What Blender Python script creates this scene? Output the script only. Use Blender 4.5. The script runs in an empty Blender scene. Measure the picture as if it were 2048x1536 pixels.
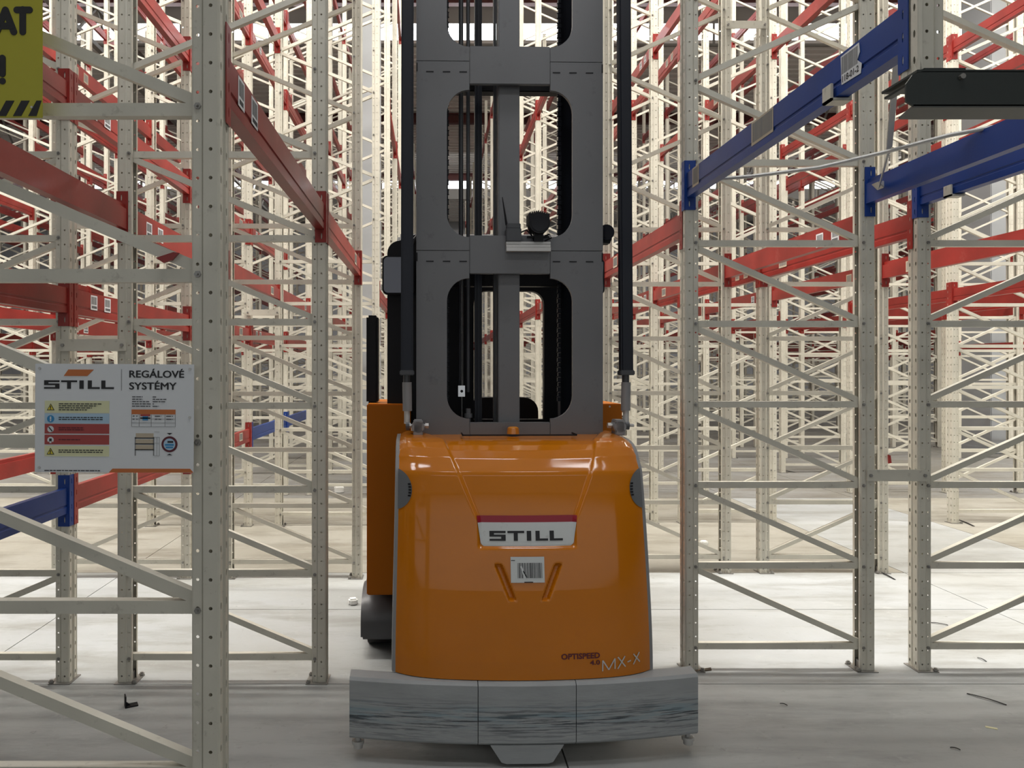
import bpy, bmesh, math, random
from mathutils import Vector, Matrix
random.seed(7)
PI = math.pi
sc = bpy.context.scene
COL = sc.collection

# ------------------------------------------------------------------ camera, light, exposure
FPX = 1480.0
HX, HY, HZ = 865.0, 739.0, 1.615          # vanishing point of the aisle and eye height
cam_d = bpy.data.cameras.new('camera'); cam = bpy.data.objects.new('camera', cam_d); COL.objects.link(cam)
cam_d.sensor_fit = 'HORIZONTAL'; cam_d.sensor_width = 36.0; cam_d.lens = 36.0*FPX/2048
cam_d.shift_x = (1024-HX)/2048; cam_d.shift_y = -(768-HY)/2048
cam.location = (0, 0, HZ); cam.rotation_euler = (PI/2, 0, 0)
cam_d.clip_end = 200; cam_d.clip_start = 0.05
sc.camera = cam
sc.view_settings.view_transform = 'Standard'; sc.view_settings.look = 'None'
sc.view_settings.gamma = 1.0; sc.view_settings.use_curve_mapping = False
sc.view_settings.exposure = 0.0
wd = bpy.data.worlds.new('world'); sc.world = wd; wd.use_nodes = True
wd.node_tree.nodes['Background'].inputs[0].default_value = (0.75, 0.85, 1.0, 1)
wd.node_tree.nodes['Background'].inputs[1].default_value = 1.0
cy = sc.cycles
cy.max_bounces = 5; cy.diffuse_bounces = 3; cy.glossy_bounces = 3; cy.transmission_bounces = 2
cy.sample_clamp_indirect = 6.0; cy.caustics_reflective = False; cy.caustics_refractive = False
cy.use_denoising = True
cy.use_adaptive_sampling = True; cy.adaptive_threshold = 0.02

def area(name, loc, rot, sx, sy, power, col=(1, .97, .92)):
    d = bpy.data.lights.new(name, 'AREA'); d.shape = 'RECTANGLE'; d.size = sx; d.size_y = sy
    d.energy = power; d.color = col
    o = bpy.data.objects.new(name, d); COL.objects.link(o); o.location = loc; o.rotation_euler = rot
    return o
# daylight through the roof glazing (strips run across the hall)
area('skylight_daylight', (4, 5.35, 10.3), (0, 0, 0), 46, .7, 6900, (1, .965, .905))
area('skylight_daylight', (4, 11.3, 10.3), (0, 0, 0), 46, .7, 2500, (1, .96, .89))
area('skylight_daylight', (5, 30.5, 10.9), (math.radians(15), 0, 0), 56, 0.8, 2400, (1, .97, .93))   # monitor glazing lighting the far bays
# daylight from the loading side behind the photographer
area('dock_daylight', (1.0, -11.0, 2.6), (math.radians(90), 0, 0), 26, 4.6, 215, (.93, .97, 1))
area('dock_daylight', (0.6, -5.0, 5.3), (math.radians(12), 0, 0), 9, 0.5, 40, (.95, .98, 1))
for _x, _y in ((-1.7, 2.75), (.25, 2.95), (2.2, 2.75), (-.7, 1.0), (1.3, 1.0)):  # unseen lamps added for hood-top reflections and extra light on the near floor
    area('added_fill_lamp', (_x, _y, 5.36), (0, 0, 0), 1.3, .30, 19, (.97, .98, 1))

# ------------------------------------------------------------------ materials
def mat(name, col, rough=0.5, metal=0.0, var=0.0, vscale=6.0, bump=0.0, bscale=80.0, spec=0.5, dirt=None, dirt_amt=0.0,
        dscale=9.0, coat=0.0, stretch=(1, 1, 1), coords='Object'):
    m = bpy.data.materials.new(name); m.use_nodes = True
    nt = m.node_tree; N = nt.nodes; L = nt.links; b = N['Principled BSDF']
    b.inputs['Base Color'].default_value = (*col, 1); b.inputs['Roughness'].default_value = rough
    b.inputs['Metallic'].default_value = metal; b.inputs['Specular IOR Level'].default_value = spec
    b.inputs['Coat Weight'].default_value = coat; b.inputs['Coat Roughness'].default_value = 0.08
    if var or dirt or bump:
        tc = N.new('ShaderNodeTexCoord'); mp = N.new('ShaderNodeMapping'); mp.inputs['Scale'].default_value = stretch
        L.new(tc.outputs[coords], mp.inputs['Vector'])
        cur = None
        if var:
            n = N.new('ShaderNodeTexNoise'); n.inputs['Scale'].default_value = vscale; n.inputs['Detail'].default_value = 5
            L.new(mp.outputs[0], n.inputs['Vector'])
            r = N.new('ShaderNodeMapRange'); r.inputs[1].default_value = .3; r.inputs[2].default_value = .7
            r.inputs[3].default_value = 1-var; r.inputs[4].default_value = 1+var
            L.new(n.outputs[0], r.inputs[0])
            mx = N.new('ShaderNodeMix'); mx.data_type = 'RGBA'; mx.blend_type = 'MULTIPLY'; mx.inputs[0].default_value = 1
            mx.inputs[6].default_value = (*col, 1); L.new(r.outputs[0], mx.inputs[7]); cur = mx.outputs[2]
        if dirt:
            n2 = N.new('ShaderNodeTexNoise'); n2.inputs['Scale'].default_value = dscale; n2.inputs['Detail'].default_value = 8
            n2.inputs['Roughness'].default_value = .7
            L.new(mp.outputs[0], n2.inputs['Vector'])
            r2 = N.new('ShaderNodeMapRange'); r2.inputs[1].default_value = .60; r2.inputs[2].default_value = .74
            r2.inputs[3].default_value = 0; r2.inputs[4].default_value = dirt_amt
            L.new(n2.outputs[0], r2.inputs[0])
            m2 = N.new('ShaderNodeMix'); m2.data_type = 'RGBA'; L.new(r2.outputs[0], m2.inputs[0])
            if cur: L.new(cur, m2.inputs[6])
            else: m2.inputs[6].default_value = (*col, 1)
            m2.inputs[7].default_value = (*dirt, 1); cur = m2.outputs[2]
        if cur: L.new(cur, b.inputs['Base Color'])
        if bump:
            n3 = N.new('ShaderNodeTexNoise'); n3.inputs['Scale'].default_value = bscale; n3.inputs['Detail'].default_value = 4
            L.new(mp.outputs[0], n3.inputs['Vector'])
            bp = N.new('ShaderNodeBump'); bp.inputs['Strength'].default_value = bump; bp.inputs['Distance'].default_value = .002
            L.new(n3.outputs[0], bp.inputs['Height']); L.new(bp.outputs[0], b.inputs['Normal'])
    return m

def emis(name, col, s):
    m = bpy.data.materials.new(name); m.use_nodes = True; b = m.node_tree.nodes['Principled BSDF']
    b.inputs['Base Color'].default_value = (*col, 1)
    b.inputs['Emission Color'].default_value = (*col, 1); b.inputs['Emission Strength'].default_value = s
    return m

M = {}
M['cream'] = mat('cream_rack_paint', (.60, .575, .49), .42, var=.10, vscale=4, dirt=(.22, .19, .15), dirt_amt=.55, dscale=26, bump=.15)
M['bolt'] = mat('dull_zinc', (.30, .29, .27), .4, .7)
M['red'] = mat('red_beam_paint', (.25, .022, .017), .38, var=.25, vscale=3.5, bump=.1, dirt=(.34, .14, .11), dirt_amt=.35, dscale=7, coat=.1, spec=.4)
M['blue'] = mat('blue_beam_paint', (.010, .045, .235), .36, var=.15, vscale=4, coat=.0, spec=.35, bump=.1)
M['galv'] = mat('galvanised', (.55, .54, .52), .45, .3)
M['black'] = mat('black_plastic', (.006, .006, .008), .5, spec=.25)
M['blackgloss'] = mat('glossy_black', (.01, .01, .013), .12)
M['navy'] = mat('dark_steel', (.011, .013, .020), .4, spec=.3)
M['mast'] = mat('mast_grey', (.135, .137, .143), .38, var=.06, vscale=3, dirt=(.06, .06, .06), dirt_amt=.5, dscale=12, bump=.08)
M['mastdark'] = mat('mast_dark_grey', (.05, .052, .057), .42)  # darker grey for chassis, rods, caps and cab floor
M['chrome'] = mat('rod_chrome', (.6, .6, .6), .18, 1.0)
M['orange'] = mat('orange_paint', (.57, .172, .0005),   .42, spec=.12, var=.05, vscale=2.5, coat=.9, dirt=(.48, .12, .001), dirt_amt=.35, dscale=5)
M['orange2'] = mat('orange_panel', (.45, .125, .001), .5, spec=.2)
M['trim'] = mat('grey_trim', (.24, .24, .245), .5)
M['intake'] = mat('intake_grey', (.13, .137, .145), .55)
M['white'] = mat('white_sign', (.72, .74, .76), .35)
M['ink'] = mat('black_ink', (.012, .012, .014), .5)
M['greyink'] = mat('grey_ink', (.22, .22, .22), .5)
M['inkred'] = mat('dark_red_ink', (.10, .01, .02), .5)
M['badge'] = mat('badge_white', (.62, .64, .63), .3, dirt=(.35, .35, .34), dirt_amt=.5, dscale=25)
M['badgered'] = mat('badge_red', (.30, .008, .022), .3)
M['silver'] = mat('silver_letter', (.62, .60, .57), .3, .4)
M['yellow'] = mat('yellow_sign', (.42, .39, .03), .4)
M['sgorange'] = mat('sign_orange', (.55, .16, .04), .5)
M['sgblue'] = mat('sign_blue', (.03, .24, .50), .5)
M['sglblue'] = mat('sign_pale_blue', (.42, .58, .72), .5)
M['sgred'] = mat('sign_red', (.38, .06, .055), .5)
M['sgyellow'] = mat('sign_pale_yellow', (.72, .72, .45), .5)
M['sgtri'] = mat('sign_warning_yellow', (.70, .58, .05), .5)
M['tan'] = mat('tan_label', (.52, .44, .33), .6, dirt=(.2, .16, .1), dirt_amt=.8, dscale=90)
M['beamdark'] = mat('dark_green_steel', (.020, .026, .024), .45, bump=.1)
M['beamflange'] = mat('dark_grey_flange', (.075, .078, .07), .55, var=.1)
M['amber'] = mat('amber_lens', (.6, .22, .02), .2, coat=.5)
M['rubber'] = mat('tyre_rubber', (.02, .02, .02), .75)
M['wheelgrey'] = mat('wheel_cover_grey', (.085, .085, .09), .35, var=.08)
M['foam'] = mat('white_foam', (.85, .85, .82), .8)
M['straw'] = mat('yellow_paper', (.75, .72, .45), .7)
M['wallgrey'] = mat('wall_panel_grey', (.34, .345, .36), .7, var=.04, vscale=.6)
M['concol'] = mat('column_concrete', (.36, .375, .39), .8, var=.05, vscale=1.2)
M['deck'] = mat('roof_deck', (.74, .71, .68), .6, var=.06, vscale=.5)
M['purlin'] = mat('roof_beam_redbrown', (.10, .025, .022), .6)
M['truss'] = mat('roof_truss_grey', (.25, .24, .22), .6)
M['glass'] = emis('daylit_glazing', (.93, .97, 1.0), 7.0)

def bumper_mat():
    m = mat('bumper_grey', (.34, .355, .36), .55, var=.10, vscale=5, stretch=(1, 1, 4), bump=.25, bscale=40)
    nt = m.node_tree; N = nt.nodes; L = nt.links; b = N['Principled BSDF']
    prev = b.inputs['Base Color'].links[0].from_socket
    tc = N.new('ShaderNodeTexCoord')
    def scr(scale, lo, hi, col, amt, zc, zw, prev, seed):
        mp = N.new('ShaderNodeMapping'); mp.inputs['Scale'].default_value = scale; mp.inputs['Location'].default_value = (seed, seed*.3, seed*.7)
        L.new(tc.outputs['Object'], mp.inputs['Vector'])
        n = N.new('ShaderNodeTexNoise'); n.inputs['Scale'].default_value = 1; n.inputs['Detail'].default_value = 7; n.inputs['Roughness'].default_value = .65
        L.new(mp.outputs[0], n.inputs['Vector'])
        r = N.new('ShaderNodeMapRange'); r.inputs[1].default_value = lo; r.inputs[2].default_value = hi; r.inputs[4].default_value = amt
        L.new(n.outputs[0], r.inputs[0])
        # the scuffs sit in a band of heights where the bumper has rubbed
        sp = N.new('ShaderNodeSeparateXYZ'); L.new(tc.outputs['Object'], sp.inputs[0])
        d = N.new('ShaderNodeMath'); d.operation = 'SUBTRACT'; L.new(sp.outputs[2], d.inputs[0]); d.inputs[1].default_value = zc
        a = N.new('ShaderNodeMath'); a.operation = 'ABSOLUTE'; L.new(d.outputs[0], a.inputs[0])
        g = N.new('ShaderNodeMapRange'); g.inputs[1].default_value = zw; g.inputs[2].default_value = 0; L.new(a.outputs[0], g.inputs[0])
        mu = N.new('ShaderNodeMath'); mu.operation = 'MULTIPLY'; L.new(r.outputs[0], mu.inputs[0]); L.new(g.outputs[0], mu.inputs[1])
        x = N.new('ShaderNodeMix'); x.data_type = 'RGBA'; L.new(mu.outputs[0], x.inputs[0]); L.new(prev, x.inputs[6]); x.inputs[7].default_value = (*col, 1)
        return x.outputs[2]
    prev = scr((3.5, 3.5, 55), .46, .58, (.16, .29, .35), .55, .205, .06, prev, 3.1)
    prev = scr((4, 4, 110), .50, .57, (.03, .04, .05), .95, .185, .10, prev, 9.7)
    prev = scr((9, 9, 160), .55, .62, (.42, .43, .42), .9, .13, .10, prev, 5.2)
    L.new(prev, b.inputs['Base Color'])
    return m
M['bumper'] = bumper_mat()

def floor_mat(name, c1, c2, c3):
    m = bpy.data.materials.new(name); m.use_nodes = True
    nt = m.node_tree; N = nt.nodes; L = nt.links; b = N['Principled BSDF']
    tc = N.new('ShaderNodeTexCoord')
    def noise(scale, det, sx=1, sy=1, rough=.6):
        mp = N.new('ShaderNodeMapping'); mp.inputs['Scale'].default_value = (sx, sy, 1)
        L.new(tc.outputs['Object'], mp.inputs['Vector'])
        n = N.new('ShaderNodeTexNoise'); n.inputs['Scale'].default_value = scale; n.inputs['Detail'].default_value = det
        n.inputs['Roughness'].default_value = rough; L.new(mp.outputs[0], n.inputs['Vector']); return n.outputs[0]
    def ramp(s, a, bb, lo=0, hi=1):
        r = N.new('ShaderNodeMapRange'); r.inputs[1].default_value = a; r.inputs[2].default_value = bb
        r.inputs[3].default_value = lo; r.inputs[4].default_value = hi; L.new(s, r.inputs[0]); return r.outputs[0]
    def mix(f, a, c):
        x = N.new('ShaderNodeMix'); x.data_type = 'RGBA'; L.new(f, x.inputs[0])
        if isinstance(a, tuple): x.inputs[6].default_value = (*a, 1)
        else: L.new(a, x.inputs[6])
        x.inputs[7].default_value = (*c, 1); return x.outputs[2]
    c = mix(ramp(noise(.55, 6), .38, .62), c1, c2)
    c = mix(ramp(noise(1.5, 8, .5, 2.2, .7), .48, .64, 0, .9), c, c3)
    c = mix(ramp(noise(5, 9, 1, 1, .75), .58, .70, 0, .6), c, (c1[0]*1.35, c1[1]*1.35, c1[2]*1.33))
    c = mix(ramp(noise(9, 10, .35, 1, .8), .56, .66, 0, .45), c, (c1[0]*.72, c1[1]*.71, c1[2]*.68))
    c = mix(ramp(noise(16, 6, 1, 1, .7), .62, .72, 0, .6), c, (c1[0]*.55, c1[1]*.53, c1[2]*.5))
    L.new(c, b.inputs['Base Color'])
    L.new(ramp(noise(2.5, 6), .3, .7, .38, .62), b.inputs['Roughness'])
    bp = N.new('ShaderNodeBump'); bp.inputs['Strength'].default_value = .25; bp.inputs['Distance'].default_value = .003
    L.new(noise(30, 6), bp.inputs['Height']); L.new(bp.outputs[0], b.inputs['Normal'])
    return m
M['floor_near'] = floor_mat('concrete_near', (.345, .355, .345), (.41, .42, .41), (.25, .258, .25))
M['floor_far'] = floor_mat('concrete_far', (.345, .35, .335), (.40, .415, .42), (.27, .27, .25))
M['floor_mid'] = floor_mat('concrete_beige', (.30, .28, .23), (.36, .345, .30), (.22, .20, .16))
M['floor_deep_dimmed'] = floor_mat('concrete_deep_dimmed', (.20, .19, .165), (.24, .24, .235), (.16, .145, .12))  # darker base colour stands in for light falling off down the hall
M['joint'] = mat('joint_dark', (.10, .095, .085), .9)

# ------------------------------------------------------------------ mesh helpers
class MB:
    def __init__(s): s.v = []; s.f = []; s.m = []; s.mats = []
    def mi(s, m):
        if m is None: return 0
        if m not in s.mats: s.mats.append(m)
        return s.mats.index(m)
    def add(s, vs, fs, m=None):
        b = len(s.v); s.v += [tuple(v) for v in vs]; k = s.mi(m)
        for f in fs: s.f.append(tuple(b+i for i in f)); s.m.append(k)
    def box(s, x0, x1, y0, y1, z0, z1, m=None):
        s.add([(x0,y0,z0),(x1,y0,z0),(x1,y1,z0),(x0,y1,z0),(x0,y0,z1),(x1,y0,z1),(x1,y1,z1),(x0,y1,z1)],
              [(0,3,2,1),(4,5,6,7),(0,1,5,4),(1,2,6,5),(2,3,7,6),(3,0,4,7)], m)
    def bar(s, p, q, w, h, up=(0, 0, 1), m=None, prof=None):
        """bar from p to q: w across, h along the other; prof = closed list of (a,b) in units of w/2,h/2"""
        p = Vector(p); q = Vector(q); d = (q-p).normalized(); u = Vector(up)
        a = d.cross(u).normalized(); b = a.cross(d).normalized()
        pr = prof or [(-1,-1),(1,-1),(1,1),(-1,1)]
        n = len(pr); vs = []
        for c in (p, q):
            for (i, j) in pr: vs.append(c + a*(i*w/2) + b*(j*h/2))
        fs = [(k, (k+1) % n, n+(k+1) % n, n+k) for k in range(n)] + [tuple(range(n-1, -1, -1)), tuple(range(n, 2*n))]
        s.add(vs, fs, m)
    def cyl(s, p, q, r, n=16, m=None, r2=None):
        p = Vector(p); q = Vector(q); d = (q-p).normalized()
        u = Vector((0,0,1)) if abs(d.z) < .9 else Vector((1,0,0))
        a = d.cross(u).normalized(); b = a.cross(d)
        r2 = r if r2 is None else r2
        vs = [p + (a*math.cos(2*PI*k/n)+b*math.sin(2*PI*k/n))*r for k in range(n)] + [q + (a*math.cos(2*PI*k/n)+b*math.sin(2*PI*k/n))*r2 for k in range(n)]
        s.add(vs, [(k,(k+1)%n,n+(k+1)%n,n+k) for k in range(n)] + [tuple(range(n-1,-1,-1)), tuple(range(n,2*n))], m)
    def prism(s, poly, axis, a0, a1, m=None):
        """poly list of 2D; axis 'y': poly is (x,z), extruded a0..a1 in y; 'x': (y,z); 'z': (x,y)"""
        def P(t, a):
            if axis == 'y': return (t[0], a, t[1])
            if axis == 'x': return (a, t[0], t[1])
            return (t[0], t[1], a)
        n = len(poly)
        s.add([P(t, a0) for t in poly] + [P(t, a1) for t in poly],
              [tuple(range(n)), tuple(range(2*n-1, n-1, -1))] + [(k, n+k, n+(k+1)%n, (k+1)%n) for k in range(n)], m)
    def tube(s, pts, r, n=8, m=None):
        pts = [Vector(p) for p in pts]
        rings = []
        for i, p in enumerate(pts):
            d = (pts[min(i+1, len(pts)-1)] - pts[max(i-1, 0)]).normalized()
            u = Vector((0,0,1)) if abs(d.z) < .95 else Vector((1,0,0))
            a = d.cross(u).normalized(); b = a.cross(d)
            rings.append([p + (a*math.cos(2*PI*k/n)+b*math.sin(2*PI*k/n))*r for k in range(n)])
        vs = [v for R in rings for v in R]; fs = []
        for i in range(len(pts)-1):
            for k in range(n): fs.append((i*n+k, i*n+(k+1)%n, (i+1)*n+(k+1)%n, (i+1)*n+k))
        fs += [tuple(range(n-1,-1,-1)), tuple(range((len(pts)-1)*n, len(pts)*n))]
        s.add(vs, fs, m)
    def mesh(s, name, default=None, bevel=0, smooth=False, recalc=True, weld=False, solid=0):
        me = bpy.data.meshes.new(name); me.from_pydata(s.v, [], s.f)
        ms = s.mats or [default]
        for m in ms: me.materials.append(m)
        if len(ms) > 1: me.polygons.foreach_set('material_index', s.m)
        if bevel or recalc or weld or solid:
            bm = bmesh.new(); bm.from_mesh(me)
            if weld: bmesh.ops.remove_doubles(bm, verts=bm.verts, dist=1e-5)
            if recalc: bmesh.ops.recalc_face_normals(bm, faces=bm.faces)
            if bevel: bmesh.ops.bevel(bm, geom=[e for e in bm.edges if e.is_manifold and e.calc_face_angle(0) > .5], offset=bevel, segments=2, affect='EDGES', clamp_overlap=True)
            if solid: bmesh.ops.solidify(bm, geom=bm.faces, thickness=solid)
            bm.to_mesh(me); bm.free()
        if smooth:
            me.polygons.foreach_set('use_smooth', [True]*len(me.polygons))
            try: me.set_sharp_from_angle(angle=math.radians(35))
            except Exception: pass
        me.update()
        return me

def link(name, me, parent=None, loc=(0,0,0), rot=(0,0,0), scale=None):
    o = bpy.data.objects.new(name, me); COL.objects.link(o); o.location = loc; o.rotation_euler = rot
    if scale: o.scale = scale
    if parent: o.parent = parent
    return o
def tag(o, label=None, cat=None, group=None, kind=None):
    if label: o['label'] = label
    if cat: o['category'] = cat
    if group: o['group'] = group
    if kind: o['kind'] = kind
    return o
def empty(name, loc=(0,0,0), rot=(0,0,0)):
    o = bpy.data.objects.new(name, None); o.empty_display_size = .1; COL.objects.link(o); o.location = loc; o.rotation_euler = rot
    return o
def PX(px, py, Y):
    return Vector(((px-HX)*Y/FPX, Y, HZ + (HY-py)*Y/FPX))

def text_mesh(s, size, bold=0.0, extrude=0.0, align='LEFT', spacing=1.0):
    cu = bpy.data.curves.new('t', 'FONT'); cu.body = s; cu.size = size; cu.offset = bold; cu.extrude = extrude; cu.align_x = align
    cu.space_character = spacing; cu.resolution_u = 3
    o = bpy.data.objects.new('t', cu); COL.objects.link(o)
    dg = bpy.context.evaluated_depsgraph_get(); dg.update()
    me = bpy.data.meshes.new_from_object(o.evaluated_get(dg))
    vs = [tuple(v.co) for v in me.vertices]; fs = [tuple(p.vertices) for p in me.polygons]
    bpy.data.objects.remove(o); bpy.data.curves.remove(cu); bpy.data.meshes.remove(me)
    return vs, fs
def fit(vs, x0, x1, z0, z1):
    """scale the flat letters (x,y) into the box x0..x1, z0..z1 ; returns (x,z)"""
    ax = min(v[0] for v in vs); bx = max(v[0] for v in vs); ay = min(v[1] for v in vs); by = max(v[1] for v in vs)
    return [(x0+(v[0]-ax)/(bx-ax)*(x1-x0), z0+(v[1]-ay)/(by-ay)*(z1-z0)) for v in vs]

STILL = [(0,.78,1.8,1),(0,.62,.5,.78),(0,.42,1.8,.62),(1.3,.2,1.8,.42),(0,0,1.8,.2),
         (2.0,.78,3.87,1),(2.7,0,3.15,.78),(4.15,0,4.65,1),(5.13,0,5.6,1),(5.6,0,6.53,.22),(6.72,0,7.2,1),(7.2,0,8.2,.22)]

# ------------------------------------------------------------------ room shell
YF = 44.0; XL = -26.0; XR = 36.0; YB = -13.0
fl = empty('floor'); fl['kind'] = 'structure'
b = MB(); b.box(XL, XR, YB, YF, -.25, -.012); link('screed', b.mesh('screed', M['joint']), fl)
xs = [XL, -19.4, -13.2, -7.1, -2.45, 0.55, 3.75, 5.3, 9.9, 15.4, 21, 28, XR]
ys = [YB, -7, -2.4, 3.80, 4.98, 5.88, 9.3, 13.6, 18, 24, 32, YF]
g = .0035
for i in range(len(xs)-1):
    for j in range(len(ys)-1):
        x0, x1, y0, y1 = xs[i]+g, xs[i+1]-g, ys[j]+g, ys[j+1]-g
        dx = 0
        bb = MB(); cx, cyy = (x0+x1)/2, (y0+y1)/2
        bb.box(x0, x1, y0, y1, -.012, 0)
        link('slab', bb.mesh('slab', M['floor_near'] if y1 < 3.9 else M['floor_far'] if y1 < 5.9 else M['floor_far'] if (y1 < 9.4 and 3.7 < x0 and x1 < 5.4) else M['floor_mid'] if y1 < 9.4 else M['floor_deep_dimmed'], recalc=False), fl)
def struct(name, b, m, **k):
    o = link(name, b.mesh(name, m, **k)); o['kind'] = 'structure'; return o
b = MB(); b.box(XL, XR, YF, YF+.3, 0, 11.6)
for k in range(0, 62, 1): b.box(XL+k, XL+k+.03, YF-.02, YF, 0, 11.4)
struct('wall_back', b, M['wallgrey'])
b = MB(); b.box(XL-.3, XL, YB, YF, 0, 11.6); struct('wall_left', b, M['wallgrey'])
b = MB(); b.box(XR, XR+.3, YB, YF, 0, 11.6); struct('wall_right', b, M['wallgrey'])
b = MB(); b.box(XL, XR, YB-.3, YB, 0, 11.6); struct('wall_front', b, M['wallgrey'])
# ceiling: low decks at 10.4 with two raised monitors, ribs run across
def deck(b, y0, y1, z):
    b.box(XL, XR, y0, y1, z+.05, z+.12)
    y = y0
    while y < y1-.1:
        b.box(XL, XR, y, min(y+.17, y1), z, z+.05); y += .34
b = MB()
deck(b, YB, 4.9, 10.4); deck(b, 5.8, 10.9, 10.4); deck(b, 11.7, 12.0, 10.4); deck(b, 12.0, 20, 11.5)
deck(b, 20, 30, 10.4); deck(b, 30, 38, 11.5); deck(b, 38, YF, 10.4)
b.box(XL, XR, 4.9, 5.8, 10.5, 10.6); b.box(XL, XR, 10.9, 11.7, 10.5, 10.6)
b.box(XL, XR, 12.0, 12.06, 10.4, 11.5); b.box(XL, XR, 29.9, 30, 11.2, 11.6)
struct('ceiling', b, M['deck'], recalc=False)
for k, (y, z0, z1) in enumerate([(20.0, 10.42, 10.97), (38.0, 10.9, 11.3)]):
    w = empty('window_%d' % (k+1)); w['kind'] = 'structure'
    b = MB(); b.box(XL, XR, y, y+.06, z1, 11.55); b.box(XL, XR, y-.02, y+.06, min(10.36, z0-.06), z0)
    x = XL
    n = 0
    while x < XR:
        b.box(x-.03, x+.03, y-.02, y+.06, z0, z1); x += 2.4
    link('frame', b.mesh('frame', M['truss']), w)
    pm = None
    x = XL+.03
    while x < XR-2.3:
        if pm is None:
            b = MB(); b.box(0, 2.34, 0, .02, z0, z1); pm = b.mesh('pane', M['glass'])
        link('pane', pm, w, (x, y+.02, 0)); x += 2.4
b = MB(); b.box(XL, XR, YB, 4.6, 5.5, 5.65); struct('added_shade_deck', b, M['deck'])      # unseen deck, added to keep daylight off the near zone
# roof beams across the hall and trusses along it
bm_y = [6.4, 12.6, 19.3, 25.5, 31.0, 37.3]
for k, y in enumerate(bm_y):
    z = 11.15 if 12 < y < 20 or 30 < y < 38 else 10.1
    b = MB(); b.box(XL, XR, y-.1, y+.1, z-.02, z+.02); b.box(XL, XR, y-.015, y+.015, z, z+.3); b.box(XL, XR, y-.1, y+.1, z+.28, z+.32)
    o = link('trim_%d' % (k+1), b.mesh('roof_beam', M['purlin'], recalc=False)); o['kind'] = 'structure'
for k, x in enumerate([-21, -14.5, -8, 12.5, 19, 25.5, 32]):
    b = MB()
    for z in (9.3, 10.2): b.box(x-.06, x+.06, 5, YF, z-.05, z+.05)
    y = 5.0; s_ = 0
    while y < YF-1:
        b.bar((x, y, 9.3 if s_ else 10.2), (x, y+.9, 10.2 if s_ else 9.3), .05, .05, up=(1,0,0)); y += .9; s_ ^= 1
    o = link('trim_%d' % (k+10), b.mesh('roof_truss', M['truss'], recalc=False)); o['kind'] = 'structure'
# trays for the added lamps, out of view under the shade deck
for k, (x, y) in enumerate(((-1.7, 2.75), (.25, 2.95), (2.2, 2.75), (-.7, 1.0), (1.3, 1.0))):
    b = MB(); b.box(-.68, .68, -.17, .17, .02, .07); b.box(-.66, -.655, -.16, .16, -.01, .02); b.box(.655, .66, -.16, .16, -.01, .02)
    b.box(-.4, -.38, -.01, .01, .07, .13); b.box(.38, .4, -.01, .01, .07, .13)
    o = link('added_strip_lamp', b.mesh('added_strip_lamp', M['white']), None, (x, y, 5.37)); tag(o, 'added unseen strip lamp with a shallow white tray under the shade deck', 'lamp', 'added strip lamps under the shade deck')
# concrete columns
def column(x0, x1, y0, y1, h, label):
    b = MB(); b.box(x0, x1, y0, y1, 0, h); b.box(x0-.03, x1+.03, y0-.03, y1+.03, 0, .12)
    o = link('concrete_column', b.mesh('concrete_column', M['concol'], bevel=.015))
    tag(o, label, 'column', 'concrete columns holding the roof', 'structure')
column(-1.07, -.75, 10.2, 10.8, 10.1, 'pale concrete column inside the red-beamed racks beside the truck')
column(10.68, 11.22, 14.15, 14.95, 10.1, 'broad pale concrete column rising behind the far racks')
column(-12.2, -11.8, 19.4, 20.0, 10.1, 'pale concrete column deep in the racks past the white information board')
column(20.2, 20.8, 24.0, 24.7, 10.1, 'remote pale concrete column beyond the broad one')

# ------------------------------------------------------------------ rack meshes
W_P = .070; D_P = .085; HP = .074          # post width, depth and hole pitch
K0, KP = .125, .434                        # first brace height and brace pitch

def holed_strip(b, o, u, width, nz, z0, rx, rz, hole_u=None, pitch=HP, m=None, n=6):
    """vertical strip from 2D point o along 2D direction u (width), one hole per pitch; without holes one quad"""
    def P(a, z): return (o[0]+u[0]*a, o[1]+u[1]*a, z)
    if hole_u is None:
        b.add([P(0,z0),P(width,z0),P(width,z0+nz*pitch),P(0,z0+nz*pitch)], [(0,1,2,3)], m); return
    vs = []; fs = []
    for i in range(nz):
        a0, a1 = z0+i*pitch, z0+(i+1)*pitch; c = (a0+a1)/2; base = len(vs)
        sq = [(width,c),(width,a1),(hole_u,a1),(0,a1),(0,c),(0,a0),(hole_u,a0),(width,a0)]
        vs += [P(x, z) for x, z in sq]
        for k in range(8):
            t = k*PI/4; vs.append(P(hole_u+rx*math.cos(t), c+rz*math.sin(t)))
        for k in range(8): fs.append((base+k, base+(k+1)%8, base+8+(k+1)%8, base+8+k))
    b.add(vs, fs, m)

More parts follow.
